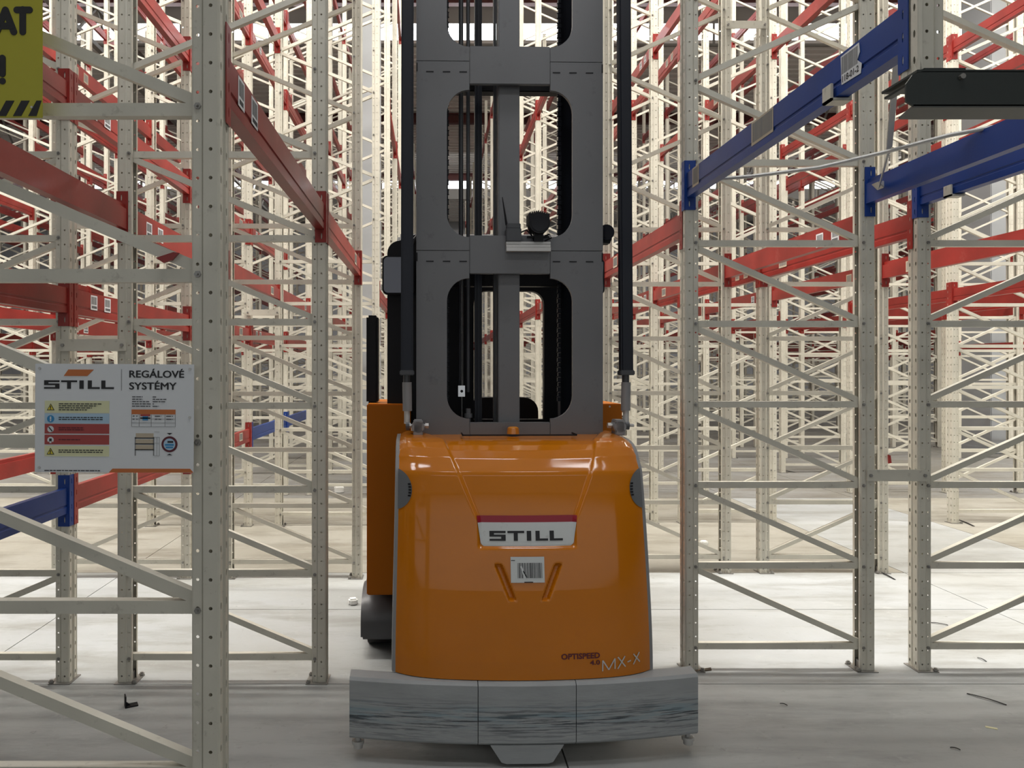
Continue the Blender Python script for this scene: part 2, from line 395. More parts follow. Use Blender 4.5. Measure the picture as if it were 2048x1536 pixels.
def post_mesh(d, h, holes=True, z0=0.0):
    """upright: outer face at x=0, body extends to x = d*W_P; open on the inner side"""
    nz = int((h-z0)/HP); b = MB(); H = D_P/2
    def S(o, q, hole=None, rx=.005, rz=.005):
        u = (q[0]-o[0], q[1]-o[1]); w = math.hypot(*u); u = (u[0]/w, u[1]/w)
        holed_strip(b, o, u, w, nz, z0, rx, rz, w*hole if (hole is not None and holes) else None)
    x = lambda t: d*t
    # web with a shallow centre rib
    S((x(.003), -H), (x(0), -H+.004)); S((x(0), -H+.004), (x(0), -.011), .5, .0055, .011); S((x(0), -.011), (x(.006), -.005)); S((x(.006), -.005), (x(.006), .005))
    S((x(.006), .005), (x(0), .011)); S((x(0), .011), (x(0), H-.004), .5, .0055, .011); S((x(0), H-.004), (x(.003), H))
    for s in (-1, 1):
        S((x(.003), s*H), (x(.040), s*H), .5); S((x(.040), s*H), (x(.045), s*(H-.005)))
        S((x(.045), s*(H-.005)), (x(.068), s*(H-.005)), .5, .0045, .0045)
        S((x(.068), s*(H-.005)), (x(W_P), s*(H-.008))); S((x(W_P), s*(H-.008)), (x(W_P), s*(H-.022)))
    return b.mesh('post', M['cream'], recalc=False, weld=True, solid=(.0022 if holes else 0))
cache = {}
def C(key, fn):
    if key not in cache: cache[key] = fn()
    return cache[key]
CP = [(-1,-1),(1,-1),(1,1),(-1,1),(-1,.72),(.62,.72),(.62,-.72),(-1,-.72)]
def hbar_mesh(W):
    b = MB(); b.bar((.048, 0, 0), (W-.048, 0, 0), .03, .034, prof=CP)
    return b.mesh('horizontal_brace', M['cream'])
def dbar_mesh(W, rise):
    b = MB(); dz = KP-.03
    p, q = ((.050, 0, 0), (W-.050, 0, dz)) if rise > 0 else ((.050, 0, dz), (W-.050, 0, 0))
    b.bar(p, q, .028, .030, prof=CP)
    return b.mesh('diagonal_brace', M['cream'])
def foot_mesh():
    b = MB(); b.box(-.012, .10, -.062, .062, 0, .005); b.box(.006, .064, -.036, .036, .005, .045)
    for (x, y) in ((.088, -.05), (.088, .05)): b.cyl((x, y, 0), (x, y, .022), .008, 8, M['bolt']); b.cyl((x, y, .008), (x, y, .016), .013, 6, M['bolt'])
    return b.mesh('foot_plate', M['cream'])
def bolts_mesh(W, h, z0=0):
    b = MB(); k = 0
    while K0+KP*k < h-.1:
        z = K0+KP*k
        if z > z0:
            for x in (.056, W-.056):
                b.cyl((x, -.052, z), (x, .052, z), .0035, 6); b.cyl((x, -.044, z), (x, -.037, z), .009, 6)
        k += 1
    return b.mesh('brace_bolts', M['bolt'])
def bracing_mesh(W, low, h, lo=0.0):
    b = MB(); k = 0
    for k in range(7):
        b.bar((.048, 0, K0+KP*k), (W-.048, 0, K0+KP*k), .03, .034)
    k = 0; side = low
    while K0+KP*(k+1) < h-.05:
        z0, z1 = K0+KP*k+.015, K0+KP*(k+1)-.015
        s = low if k < 6 else (low if (k-6) % 2 == 0 else -low)
        p, q = ((W-.05, 0, z0), (.05, 0, z1)) if s > 0 else ((.05, 0, z0), (W-.05, 0, z1))
        b.bar(p, q, .028, .030); k += 1
    return b.mesh('bracing', M['cream'], recalc=False)

H_FULL = 8.62; H_NEAR = 5.45
def frame(name, x0, W, Y, low, h, detail, label, group, z0=0.0):
    t = empty(name, (x0, Y, 0)); tag(t, label, 'rack frame', group)
    hol = detail > 0
    link('post', C(('p', 1, h, hol, z0), lambda: post_mesh(1, h, hol, z0)), t)
    link('post', C(('p', -1, h, hol, z0), lambda: post_mesh(-1, h, hol, z0)), t, (W, 0, 0))
    if z0 == 0:
        link('foot_plate', C('foot', foot_mesh), t); link('foot_plate', C('foot', foot_mesh), t, (W, 0, 0), scale=(-1, 1, 1))
    if detail >= 2:
        for k in range(7):
            z = K0+KP*k
            if z > z0 and z < h: link('horizontal_brace', C(('h', W), lambda: hbar_mesh(W)), t, (0, 0, z))
        k = 0
        while K0+KP*(k+1) < h-.05:
            s = low if k < 6 else (low if (k-6) % 2 == 0 else -low)
            if K0+KP*k > z0:
                link('diagonal_brace', C(('d', W, -s), lambda: dbar_mesh(W, -s)), t, (0, 0, K0+KP*k+.015))
            k += 1
        o = link('brace_bolts', C(('b', W, h, z0), lambda: bolts_mesh(W, h, z0)), t); o['kind'] = 'stuff'
    else:
        o = link('bracing', C(('br', W, low, h), lambda: bracing_mesh(W, low, h)), t); o['kind'] = 'stuff'
    return t

# rack lines: (tag, left x, width, low side of the diagonals, first Y, levels on the near line, words)
LV = (2.40, 5.0, 7.6); LB = (.94, 1.97, 3.03, 4.05, 5.08, 6.1, 7.13); LM = (2.0, 3.7, 5.4, 7.1)
LINES = [
 ('A', -1.62, 1.07, 1, 1.95, LV, 'truck-side line by the signs'),
 ('B', -2.94, 1.07, -1, 1.95, LB, 'second line on the sign side'),
 ('C', -5.91, 1.07, 1, 1.95, LV, 'third line on the sign side'),
 ('D', -7.23, 1.07, -1, 1.95, LB, 'fourth line on the sign side'),
 ('E', -10.2, 1.07, 1, 1.95, LV, 'fifth line on the sign side'),
 ('F', -11.52, 1.07, -1, 1.95, LB, 'sixth line on the sign side'),
 ('G', -14.49, 1.07, 1, 1.95, LV, 'seventh line on the sign side'),
 ('H', -15.81, 1.07, -1, 1.95, LV, 'eighth line on the sign side'),
 ('I', 1.353, 1.01, 1, 2.10, LV, 'truck-side line under the blue beams'),
 ('J', 2.598, 1.01, -1, 2.10, LV, 'second line on the blue-beam side'),
 ('K', 5.45, 1.01, 1, 2.10, LV, 'third line on the blue-beam side'),
 ('L', 6.70, 1.01, -1, 2.10, LV, 'fourth line on the blue-beam side'),
 ('M', 9.55, 1.01, 1, 2.10, LM, 'fifth line on the blue-beam side'),
 ('N', 10.80, 1.01, -1, 2.10, LV, 'sixth line on the blue-beam side'),
 ('O', 13.65, 1.01, 1, 2.10, LV, 'seventh line on the blue-beam side'),
 ('P', 14.90, 1.01, -1, 2.10, LM, 'eighth line on the blue-beam side'),
 ('Q', 17.75, 1.01, 1, 2.10, LV, 'ninth line on the blue-beam side'),
 ('R', 19.00, 1.01, -1, 2.10, LV, 'tenth line on the blue-beam side'),
]
BAY = 1.90
ORD = ['first', 'second', 'third', 'fourth', 'fifth', 'sixth', 'seventh', 'eighth', 'ninth', 'tenth', 'eleventh', 'twelfth',
       'thirteenth', 'fourteenth', 'fifteenth', 'sixteenth', 'seventeenth', 'eighteenth']
NROW = 16
def sx(X, Y): return HX + X*FPX/Y
def inview(x0, x1, y, m=30):
    a, c = sx(x0, y), sx(x1, y)
    return max(a, c) > -m and min(a, c) < 2048+m
beams = []
for (ln, x0, W, low, y0, lv, words) in LINES:
    for n in range(NROW):
        Y = y0 + BAY*n
        near_support = (n == 0 and ln in 'ABIJ')
        if inview(x0, x0+W, Y) or near_support:
            if n == 0 and ln == 'A': lab = 'cream rack upright frame standing closest, carrying the white board and yellow sign'
            elif n == 0 and ln == 'I': lab = 'short rack frame standing on the dark steel beam at the picture edge'
            elif n < 6: lab = 'cream rack frame, %s from the front, %s' % (ORD[n], words)
            else: lab = 'small remote cream rack frame past the sixth row, ' + words
            grp = 'rack frames, ' + words
            h = H_NEAR if n <= 1 else H_FULL
            d = 2 if n <= 3 and ln in 'ABIJ' or n <= 2 else (1 if n <= 7 else 0)
            z0 = 2.445 if (n == 0 and ln in 'IJ') else 0.0
            frame('rack_upright', x0, W, Y, low, h, d, lab, grp, z0)
        # beams of the bay from frame n to n+1
        if n == NROW-1: continue
        for side in (0, 1):
            xo = x0 if side == 0 else x0+W; d = 1 if side == 0 else -1
            if not (inview(xo, xo, Y) or inview(xo, xo, Y+BAY) or (sx(xo, Y)-1024)*(sx(xo, Y+BAY)-1024) < 0): continue
            levels = list(lv)
            if n == 0:
                levels = [z for z in levels if z < 4.3]
                if ln == 'I': levels = [2.60] if side == 0 else [2.565]
                if ln == 'J': levels = [2.56]
            if n == 1: levels = [z for z in levels if z < 5.3]
            for z in levels:
                colr = 'red'
                if n == 0 and ln in 'IJ': colr = 'blue'
                if ln == 'B' and z < 1 and (n == 0 and side == 1 or n in (3, 4)): colr = 'blue'
                if ln == 'B' and z < 1 and n in (5, 6, 7, 8, 9): continue
                if ln in 'DF' and z < 1: continue
                if ln == 'N' and n in (6,) and side == 0: continue
                if ln == 'M' and n in (6,) and side == 1: continue
                if ln == 'A' and side == 1 and n in (2, 5, 6) and z < 3: continue
                ya = HY - (z-HZ)*FPX/(Y+BAY); yb = HY - (z-HZ)*FPX/Y
                if max(ya, yb) < -10: continue
                r = random.random()
                if n > 1 and r < .12: continue
                xa, xb = sx(xo, Y), sx(xo, Y+BAY)
                cl = lambda v, hi: max(0, min(hi, v))
                size = (abs(cl(xa, 2048)-cl(xb, 2048)) + abs(cl(ya, 1536)-cl(yb, 1536)) + 20) * .13*FPX/(Y+1)
                beams.append((size, ln, n, side, xo, d, Y, z, colr, words))
beams.sort(key=lambda t: -t[0])

def beam_profile(d):
    # x from outer face inward, z about the centre; a step runs along the inner top, a groove along the outer side
    p = [(.006, -.065), (.050, -.065), (.050, .040), (.036, .040), (.036, .065), (.006, .065), (.006, -.018), (.010, -.022), (.010, -.030), (.006, -.034)]
    return [(d*x, z) for x, z in p]
def beam_mesh(d, m):
    b = MB(); b.prism(beam_profile(d), 'y', .047, BAY-.047); return b.mesh('rack_beam', m)
def conn_mesh(d, end, m):
    """L-shaped end connector with three slots; end=-1 at the front post (plate faces +Y), +1 at the rear post (plate faces the aisle front)"""
    b = MB(); y = end*(-1)*(D_P/2+.003)
    holed_strip(b, (d*-.004, y), (d, 0), .058, 4, -.132, .0035, .017, .024, pitch=.066)
    holed_strip(b, (d*-.004, y), (0, end), .045, 4, -.132, .0035, .015, .022, pitch=.066)
    return b.mesh('connector', m, recalc=False, weld=True, solid=.003)
def far_beam(b, xo, d, Y, z):
    b.prism([(xo+d*x, z+q) for x, q in ((.006,-.065),(.05,-.065),(.05,.065),(.006,.065))], 'y', Y+.047, Y+BAY-.047)
    for y in (Y+.046, Y+BAY-.05):
        xx = sorted((xo-d*.004, xo+d*.054)); b.box(xx[0], xx[1], y, y+.004, z-.132, z+.132)

def zlabel(z):
    return 'low' if z < 1.2 else 'head-height' if z < 2.2 else 'first-level' if z < 2.8 else 'second-level' if z < 3.5 else 'upper'
N_IND = 290
labcount = {}
rest = MB()
ind = beams[:N_IND]
barc = None
def barcode_mesh(d, seed, w=.085, h=.085, tan=False):
    """paper label with bars, lying on a plane x=0, facing d"""
    rnd = random.Random(seed); b = MB()
    t = sorted((0, d*.0012)); t2 = sorted((d*.0012, d*.0018))
    b.box(t[0], t[1], -w/2, w/2, -h/2, h/2, M['tan'] if tan else M['white'])
    y = -w/2+.008
    while y < w/2-.010:
        q = rnd.uniform(.0015, .004); b.box(t2[0], t2[1], y, y+q, -h/2+(.03 if not tan else .012), h/2-.008, M['greyink']); y += q+rnd.uniform(.0015, .003)
    if not tan:
        y = -w/2+.012
        while y < w/2-.014: b.box(t2[0], t2[1], y, y+.006, -h/2+.008, -h/2+.022, M['ink']); y += .009
    return b.mesh('paper_label', None)
BC = {}
for i, (size, ln, n, side, xo, d, Y, z, colr, words) in enumerate(ind):
    o = link('rack_beam', C(('bm', d, colr), lambda: beam_mesh(d, M[colr])), None, (xo, Y, z))
    link('connector', C(('c', d, -1, colr), lambda: conn_mesh(d, -1, M[colr])), o, (0, 0, 0))
    link('connector', C(('c', d, 1, colr), lambda: conn_mesh(d, 1, M[colr])), o, (0, BAY, 0))
    zl = {0.94: 'knee-high', 1.97: 'eye-height', 2.0: 'eye-height', 2.40: 'lowest-level', 2.60: 'overhead', 2.565: 'overhead', 2.56: 'overhead', 3.03: 'third-level',
          3.7: 'second-level', 4.05: 'fourth-level', 5.0: 'second-level', 5.08: 'fifth-level', 5.4: 'third-level', 6.1: 'sixth-level', 7.1: 'top-level', 7.13: 'top-level', 7.6: 'top-level'}[z]
    front = 'near' if (side == 1) == (xo < 0) else 'rear'
    sd = 'aisle-side' if (ln in 'ACEGIKMOQ') == ((side == 1) if xo < 0 else (side == 0)) else 'inner-side'
    wl = {'A': 'truck aisle racks on the sign side', 'B': 'racks behind those', 'I': 'truck aisle racks', 'J': 'racks backing on them'}.get(ln, words)
    if colr == 'blue' and ln == 'I' and side == 0: lab = 'long blue beam with a torn barcode label slanting beside the mast'
    elif colr == 'blue' and ln == 'I': lab = 'upper of two blue beams hooked to the post behind the thin rod'
    elif colr == 'blue' and ln == 'J' and side == 0: lab = 'lower of two blue beams at the picture edge, hooked to its own post'
    elif colr == 'blue' and ln == 'B' and n == 0: lab = 'short blue beam below the white information board'
    elif ln == 'A' and n == 0 and side == 1: lab = 'dull red beam with two barcode labels hooked to the closest post'
    elif ln == 'A' and n == 0: lab = 'red beam crossing the picture edge under the yellow sign'
    else:
        lab = '%s %s beam, %s, %s bay, %s' % (colr, zl, sd, ORD[n], words)
    tag(o, lab, 'beam', 'pallet rack beams', 'thing')
    # paper labels on the beams of the first bays
    if n <= 3 and xo < 4 and xo > -3:
        dd = 1 if xo < 0 else -1
        surf = (xo + d*.006 if dd == -d else xo + d*.050) - xo
        if colr == 'blue' and ln == 'I' and side == 0:
            pos = [(.30, 0, .12, .09), (.95, 1, .20, .10), (1.72, 1, .09, .10)]
        elif ln == 'A' and n == 0 and side == 1: pos = [(.20, 0, .07, .085), (.36, 0, .08, .085)]
        elif n >= 1 and (i % 2 == 0): pos = [(.25, i % 3 == 0, .08, .08), (.42, i % 3 == 0, .08, .08)]
        elif n >= 1: pos = [(1.5, 1, .12, .08)]
        else: pos = []
        if colr == 'blue' and ln == 'I' and side == 0:
            b = MB(); b.prism([(-.055, -.05), (.055, -.045), (.06, .05), (-.045, .052), (-.05, .02), (-.035, .0), (-.06, -.02)], 'x', -.0012, 0, M['white'])
            yy = -.038; r3 = random.Random(5)
            while yy < .05: w3 = r3.uniform(.002, .005); b.box(-.0018, -.0012, yy, yy+w3, -.012, .045, M['greyink']); yy += w3+r3.uniform(.0015, .003)
            vs, fs = text_mesh('118-01-2', 1, .03); b.add([(-.0016, -p[0], p[1]) for p in fit(vs, -.050, .045, -.040, -.018)], fs, M['ink'])
            link('torn_barcode_label', b.mesh('torn_barcode_label', None, recalc=False), o, (.005, .30, .004)); pos = pos[1:]
        for (yy, tn, w_, h_) in pos:
            key = (dd, tn, w_, h_)
            me = C(('bc',)+key, lambda: barcode_mesh(dd, hash((tn, w_)) % 97, w_, h_, bool(tn)))
            q = link('paper_label', me, o, (surf + dd*.0003, yy, .014 if dd == -d else -.013))
nfar = 0
for (size, ln, n, side, xo, d, Y, z, colr, words) in beams[N_IND:]:
    far_beam(rest, xo, d, Y, z); nfar += 1
if nfar:
    o = link('distant_rack_beams', rest.mesh('distant_rack_beams', M['red'], recalc=False))
    tag(o, 'mass of small distant red rack beams crossing between the far posts', 'rack beams', 'pallet rack beams', 'stuff')

# back-to-back spacers
def spacer(x0, x1, Y, z, label):
    b = MB(); b.bar((x0-.045, Y, z), (x1+.045, Y, z), .012, .062)
    for x in (x0-.03, x1+.03): b.cyl((x, Y-.012, z), (x, Y-.004, z), .010, 8, M['bolt'])
    b.mats = [M['cream'], M['bolt']] if False else b.mats
    o = link('row_spacer', b.mesh('row_spacer', M['cream']), None, (0, 0, 0)); tag(o, label, 'rack spacer', 'flat spacers tying back-to-back rack frames')
def spacer2(x0, x1, Y, z, label):
    t = empty('row_spacer', ((x0+x1)/2, Y-D_P/2-.006, z)); w = (x1-x0)/2+.045
    b = MB(); b.box(-w, w, -.006, .002, -.031, .031); link('flat_bar', b.mesh('flat_bar', M['cream'], bevel=.001), t)
    for s in (-1, 1):
        b = MB(); b.cyl((s*(w-.018), -.014, 0), (s*(w-.018), -.005, 0), .009, 6); link('bolt', b.mesh('bolt', M['bolt']), t)
    tag(t, label, 'rack spacer', 'flat spacers tying back-to-back rack frames')
spacer2(2.363, 2.598, 4.0, 1.05, 'flat cream spacer at waist height between the two posts near the blue beams')
spacer2(-1.87, -1.62, 3.85, 1.74, 'flat cream spacer just above the white information board')
spacer2(2.363, 2.598, 5.9, 4.34, 'flat cream spacer high between two posts above the blue beam')
spacer2(2.363, 2.598, 7.8, 2.95, 'flat cream spacer partly behind the post where the blue beam ends')
spacer2(-1.87, -1.62, 7.65, 2.2, 'small flat cream spacer far down the racks behind the closest post')

# ------------------------------------------------------------------ dark portal beam, thin rod, strap, clip
t = empty('portal_beam', (1.28, 2.0, 2.327)); tag(t, 'dark green steel channel beam at the picture edge carrying a rack frame', 'steel beam')
b = MB(); b.prism([(.0, .012), (.02, 0), (2.4, 0), (2.4, .094), (.045, .094), (.018, .085), (0, .06)], 'y', 0, .006); link('web_plate', b.mesh('web_plate', M['beamdark']), t)
b = MB(); b.prism([(.02, 0), (2.4, 0), (2.4, .095), (.042, .095)], 'z', -.004, .004); link('bottom_flange', b.mesh('bottom_flange', M['beamflange']), t)
b = MB(); b.box(.03, 2.4, 0, .16, .091, .099); b.box(.038, .06, .04, .16, .076, .083); link('top_flange', b.mesh('top_flange', M['beamdark'], bevel=.001), t)
b = MB(); b.box(.055, .17, .01, .16, .099, .108); link('bearing_plate', b.mesh('bearing_plate', M['beamdark'], bevel=.002), t)
b = MB(); b.cyl((.148, -.01, .078), (.148, .0, .078), .0075, 8); link('bolt', b.mesh('bolt', M['bolt']), t)
b = MB(); pts = [PX(1408, 360, 3.9), PX(1500, 353, 3.72), PX(1640, 335, 3.55), PX(1775, 303, 3.4), PX(1900, 270, 3.2), PX(2048, 243, 3.05), PX(2300, 205, 2.8)]
b.tube(pts, .0095, 8); o = link('tie_rod', b.mesh('tie_rod', M['galv'], smooth=True)); tag(o, 'thin pale metal rod sagging across behind the blue beams', 'rod')
t = empty('hanging_strap', tuple(PX(1780, 250, 3.3))); tag(t, 'thin pale strap hanging beside the dark portal beam down to the blue beam', 'strap')
b = MB(); p0, p1, p2 = PX(1796, 95, 2.9), PX(1778, 300, 3.45), PX(1758, 375, 3.8)
L0 = Vector(t.location)
b.bar(p0-L0, p1-L0, .046, .004, up=(0,1,0)); b.bar(p1-L0, p2-L0, .030, .004, up=(0,1,0)); link('band', b.mesh('band', M['galv']), t)
b = MB(); c = PX(1766, 374, 3.82)-L0; b.prism([(-.045,.02),(.0,-.022),(.05,-.012),(.012,.03)], 'y', -.03, .03); me = b.mesh('clamp', M['galv'], bevel=.003); link('clamp', me, t, tuple(c))
def clip(x, y, z, label, wid=.055):
    b = MB(); b.box(-.012, wid, -.028, .028, -.078, -.068); b.box(-.012, -.002, -.028, .028, -.078, -.02); b.box(.052, .062, -.028, .028, -.078, -.03)
    o = link('beam_clip', b.mesh('beam_clip', M['cream'], bevel=.002), None, (x, y, z)); tag(o, label, 'clip', 'cream clips under the blue beams')
clip(1.353, 2.52, 2.60, 'cream clip hooked under the long blue beam beneath its torn barcode label')
clip(2.598, 3.72, 2.56, 'small cream clip under the lower blue beam next to its post')

# ------------------------------------------------------------------ white information board
def flat(b, x0, x1, z0, z1, m, lay=1): b.box(x0, x1, -.0004-.0005*lay, 0, z0, z1, m)
def lines(b, x0, x1, z, h, m, seed, lay=2):
    r = random.Random(seed); x = x0
    while x < x1:
        w = r.uniform(.004, .013); flat(b, x, min(x+w, x1), z, z+h, m, lay); x += w+.0022
WS, HS = .404, .276
sg = empty('information_board', (-1.012, 1.882, 1.354), (0, math.radians(.3), 0)); tag(sg, 'white rack information board with warning panels fixed to the closest post', 'sign')
b = MB(); b.box(0, WS, 0, .003, 0, HS); link('board', b.mesh('board', M['white'], bevel=.0008), sg)
def sxz(px, py):  # board crop pixels -> board metres
    return ((px-95)/1905*WS, (1412-py)/1300*HS)
def srect(b, a, c, d, e, m, lay=1):
    x0, z1 = sxz(a, c); x1, z0 = sxz(d, e); flat(b, x0, x1, z0, z1, m, lay)
b = MB()
x0, z0 = sxz(205, 412); sc_x = (sxz(1042, 0)[0]-x0)/8.2; sc_z = sxz(0, 310)[1]-sxz(0, 412)[1]
for (a, c, d, e) in STILL: flat(b, x0+a*sc_x, x0+d*sc_x, z0+c*sc_z, z0+e*sc_z, M['ink'])
srect(b, 1130, 175, 1135, 430, M['greyink'])
for s, y1, y2, x1, x2 in (('REGÁLOVÉ', 275, 165, 1225, 1885), ('SYSTÉMY', 418, 308, 1225, 1795)):
    vs, fs = text_mesh(s, 1, 0); a0, b0 = sxz(x1, y1); a1, b1 = sxz(x2, y2)
    for k, (dx, dz) in enumerate(((-.0008, 0), (.0008, 0), (0, .0005), (0, -.0005), (0, 0))):   # heavier strokes
        b.add([(p[0]+dx, -.001-.00002*k, p[1]+dz) for p in fit(vs, a0+.0008, a1-.0008, b0+.0005, b1-.0005)], fs, M['ink'])
link('lettering', b.mesh('lettering', None, recalc=False), sg)
b = MB(); b.prism([sxz(440, 258), sxz(722, 258), sxz(800, 180), sxz(495, 180)], 'y', -.001, 0); link('orange_logo_bar', b.mesh('orange_logo_bar', M['sgorange']), sg)
b = MB(); b.prism([sxz(985, 1412), sxz(2000, 1408), sxz(1960, 1362), sxz(1030, 1365)], 'y', -.001, 0); link('orange_corner_stripe', b.mesh('orange_corner_stripe', M['sgorange']), sg)
def tri(b, px, py, r, m, lay):
    p = [sxz(px-r, py+r*.8), sxz(px+r, py+r*.8), sxz(px, py-r*.95)]; b.prism(p, 'y', -.0004-.0005*lay, 0, m)
def disc(b, px, py, r, m, lay, n=24):
    cx, cz = sxz(px, py); rr = r/1905*WS; b.prism([(cx+rr*math.cos(2*PI*k/n), cz+rr*math.sin(2*PI*k/n)) for k in range(n)], 'y', -.0004-.0005*lay, 0, m)
rows = [(555, 700, 'sgyellow', 'tri'), (708, 825, 'sglblue', 'blue'), (832, 948, 'sgred', 'no'), (963, 1078, 'sgred', 'life'), (1095, 1220, 'sgyellow', 'tri')]
for k, (ya, yb, mm, ic) in enumerate(rows):
    b = MB(); srect(b, 215, ya, 988, yb, M[mm]); cyy = (ya+yb)/2+5
    if ic == 'tri': tri(b, 287, cyy, 46, M['ink'], 2); tri(b, 287, cyy+2, 34, M['sgtri'], 3); srect(b, 281, cyy-18, 292, cyy+12, M['ink'], 4); srect(b, 281, cyy+17, 292, cyy+26, M['ink'], 4)
    if ic == 'blue': disc(b, 287, cyy, 43, M['sgblue'], 2); srect(b, 280, cyy-28, 295, cyy+10, M['white'], 3); disc(b, 287, cyy+22, 8, M['white'], 3)
    if ic == 'no':
        disc(b, 287, cyy, 38, M['white'], 2); b.prism([sxz(262, cyy-22), sxz(270, cyy-30), sxz(312, cyy+22), sxz(304, cyy+30)], 'y', -.0022, 0, M['ink'])
    if ic == 'life':
        disc(b, 287, cyy, 38, M['white'], 2); srect(b, 272, cyy-18, 302, cyy+14, M['ink'], 3); disc(b, 268, cyy+26, 8, M['sgred'], 3); disc(b, 306, cyy+26, 8, M['sgred'], 3)
    nl = {0: 4, 1: 2, 2: 2, 3: 1, 4: 2}[k]
    for j in range(nl):
        yy = cyy - (nl-1)*12 + j*24; xa, zz = sxz(385, yy); xe = sxz({0: 900, 1: 910, 2: 685, 3: 640, 4: 920}[k] - (j*60 if k == 0 else -0), yy)[0]
        lines(b, xa, xe, zz, .0022, M['ink'] if mm != 'sgred' else M['inkred'], k*7+j, 3)
    link('warning_panel', b.mesh('warning_panel', None, recalc=False), sg)
b = MB()
for j, yy in enumerate((508, 536, 564, 592, 620)):
    lines(b, sxz(1262, 0)[0], sxz((1385, 1385, 1465, 1490, 1480)[j], 0)[0], sxz(0, yy)[1], .0018, M['ink'], 40+j); lines(b, sxz(1508, 0)[0], sxz((1550, 1670, 1655, 1520, 1580)[j], 0)[0], sxz(0, yy)[1], .0018, M['ink'], 50+j)
lines(b, sxz(215, 0)[0], sxz(880, 0)[0], sxz(0, 1396)[1], .0022, M['ink'], 77)
link('small_print', b.mesh('small_print', None, recalc=False), sg)
b = MB(); srect(b, 1255, 655, 1782, 712, M['sgorange'])
for x in (1255, 1345, 1490, 1655, 1778): srect(b, x, 712, x+3, 860, M['greyink'])
for y in (766, 812, 858): srect(b, 1255, y, 1782, y+3, M['greyink'])
srect(b, 1362, 712, 1478, 735, M['sgred'], 2); srect(b, 1388, 735, 1452, 785, M['sgblue'], 2); srect(b, 1360, 750, 1480, 765, M['ink'], 2)
for yy in (738, 775):
    for (xa, xb) in ((1270, 1290), (1312, 1326), (1535, 1610), (1672, 1750)): lines(b, sxz(xa, 0)[0], sxz(xb, 0)[0], sxz(0, yy)[1], .0018, M['ink'], xa+yy)
link('load_table', b.mesh('load_table', None, recalc=False), sg)
b = MB()
for (ya, yb) in ((940, 990), (1012, 1060), (1080, 1130)): srect(b, 1308, ya, 1520, yb, M['tan']); srect(b, 1296, yb+1, 1528, yb+13, M['ink'], 1)
for x in (1296, 1516): srect(b, x, 985, x+12, 1208, M['greyink'], 1)
for x in (1560, 1590): srect(b, x, 985, x+2, 1208, M['greyink'])
for y in (920, 985, 1055, 1208): srect(b, 1530, y, 1592, y+2, M['greyink'])
link('rack_drawing', b.mesh('rack_drawing', None, recalc=False), sg)
b = MB(); disc(b, 1712, 1070, 96, M['inkred'], 1, 32); disc(b, 1712, 1070, 70, M['sglblue'], 2, 32)
srect(b, 1690, 1030, 1758, 1052, M['ink'], 3); srect(b, 1660, 1066, 1765, 1086, M['sgblue'], 3); srect(b, 1670, 1098, 1755, 1116, M['sgblue'], 3)
b.prism([sxz(1680, 935), sxz(1712, 957), sxz(1745, 935)], 'y', -.001, 0, M['ink']); b.prism([sxz(1680, 1200), sxz(1745, 1200), sxz(1712, 1183)], 'y', -.001, 0, M['ink'])
link('round_seal', b.mesh('round_seal', None, recalc=False), sg)
for (x, z) in ((.012, HS-.012), (WS-.010, HS-.012), (.012, .012), (WS-.010, HS-.135)):
    b = MB(); b.cyl((x, -.0025, z), (x, 0, z), .0035, 8); link('rivet', b.mesh('rivet', M['galv']), sg)

# ------------------------------------------------------------------ yellow warning sign
ys_ = empty('yellow_sign', (-1.55, 1.872, 2.252)); tag(ys_, 'yellow warning sign with black letters and hazard stripes, partly outside the picture', 'sign')
WY, HY_ = .563, .36
b = MB(); b.box(0, WY, 0, .003, 0, HY_); link('board', b.mesh('board', M['yellow'], bevel=.0008), ys_)
b = MB()
k = 0
x = -.05
while x < WY+.02:
    p = [(x, .004), (x+.021, .004), (x+.042, .043), (x+.021, .043)]
    # clip at the sides of the board
    q = [(max(.002, min(WY-.002, a)), c) for a, c in p]
    if q[1][0]-q[0][0] > .002 or q[2][0]-q[3][0] > .002: b.prism(q, 'y', -.001, 0)
    x += .0385
link('hazard_stripes', b.mesh('hazard_stripes', M['ink']), ys_)
b = MB()
NS = [0]
def stroke(p, q, w=.017):
    """one round-ended stroke as a single outline"""
    NS[0] += 1; y = -.001-.00012*NS[0]; a0 = math.atan2(q[1]-p[1], q[0]-p[0]); pts = []
    for k in range(9): a = a0-PI/2+PI*k/8; pts.append((q[0]+w/2*math.cos(a), q[1]+w/2*math.sin(a)))
    for k in range(9): a = a0+PI/2+PI*k/8; pts.append((p[0]+w/2*math.cos(a), p[1]+w/2*math.sin(a)))
    b.prism(pts, 'y', y, 0)
def YS(px, py):
    """crop pixels of the sign -> sign metres"""
    return (WY - (500-px)/5.908*1.872/1480, (1437-py)/5.908*1.872/1480)
def st(a, c): stroke(YS(*a), YS(*c))
b2 = b
st((270, 160), (270, 425)); st((200, 165), (350, 165))                      # T
st((65, 165), (165, 425)); st((65, 165), (-35, 425)); st((-5, 355), (140, 355))   # A
st((30, 735), (30, 920)); c = YS(30, 1005); b.cyl((c[0], -.001, c[1]), (c[0], 0, c[1]), .0085, 16)   # !
link('lettering', b.mesh('lettering', M['ink'], recalc=True), ys_)
b = MB(); b.cyl((WY-.026, -.003, .026), (WY-.026, 0, .026), .003, 8); link('rivet', b.mesh('rivet', M['galv']), ys_)

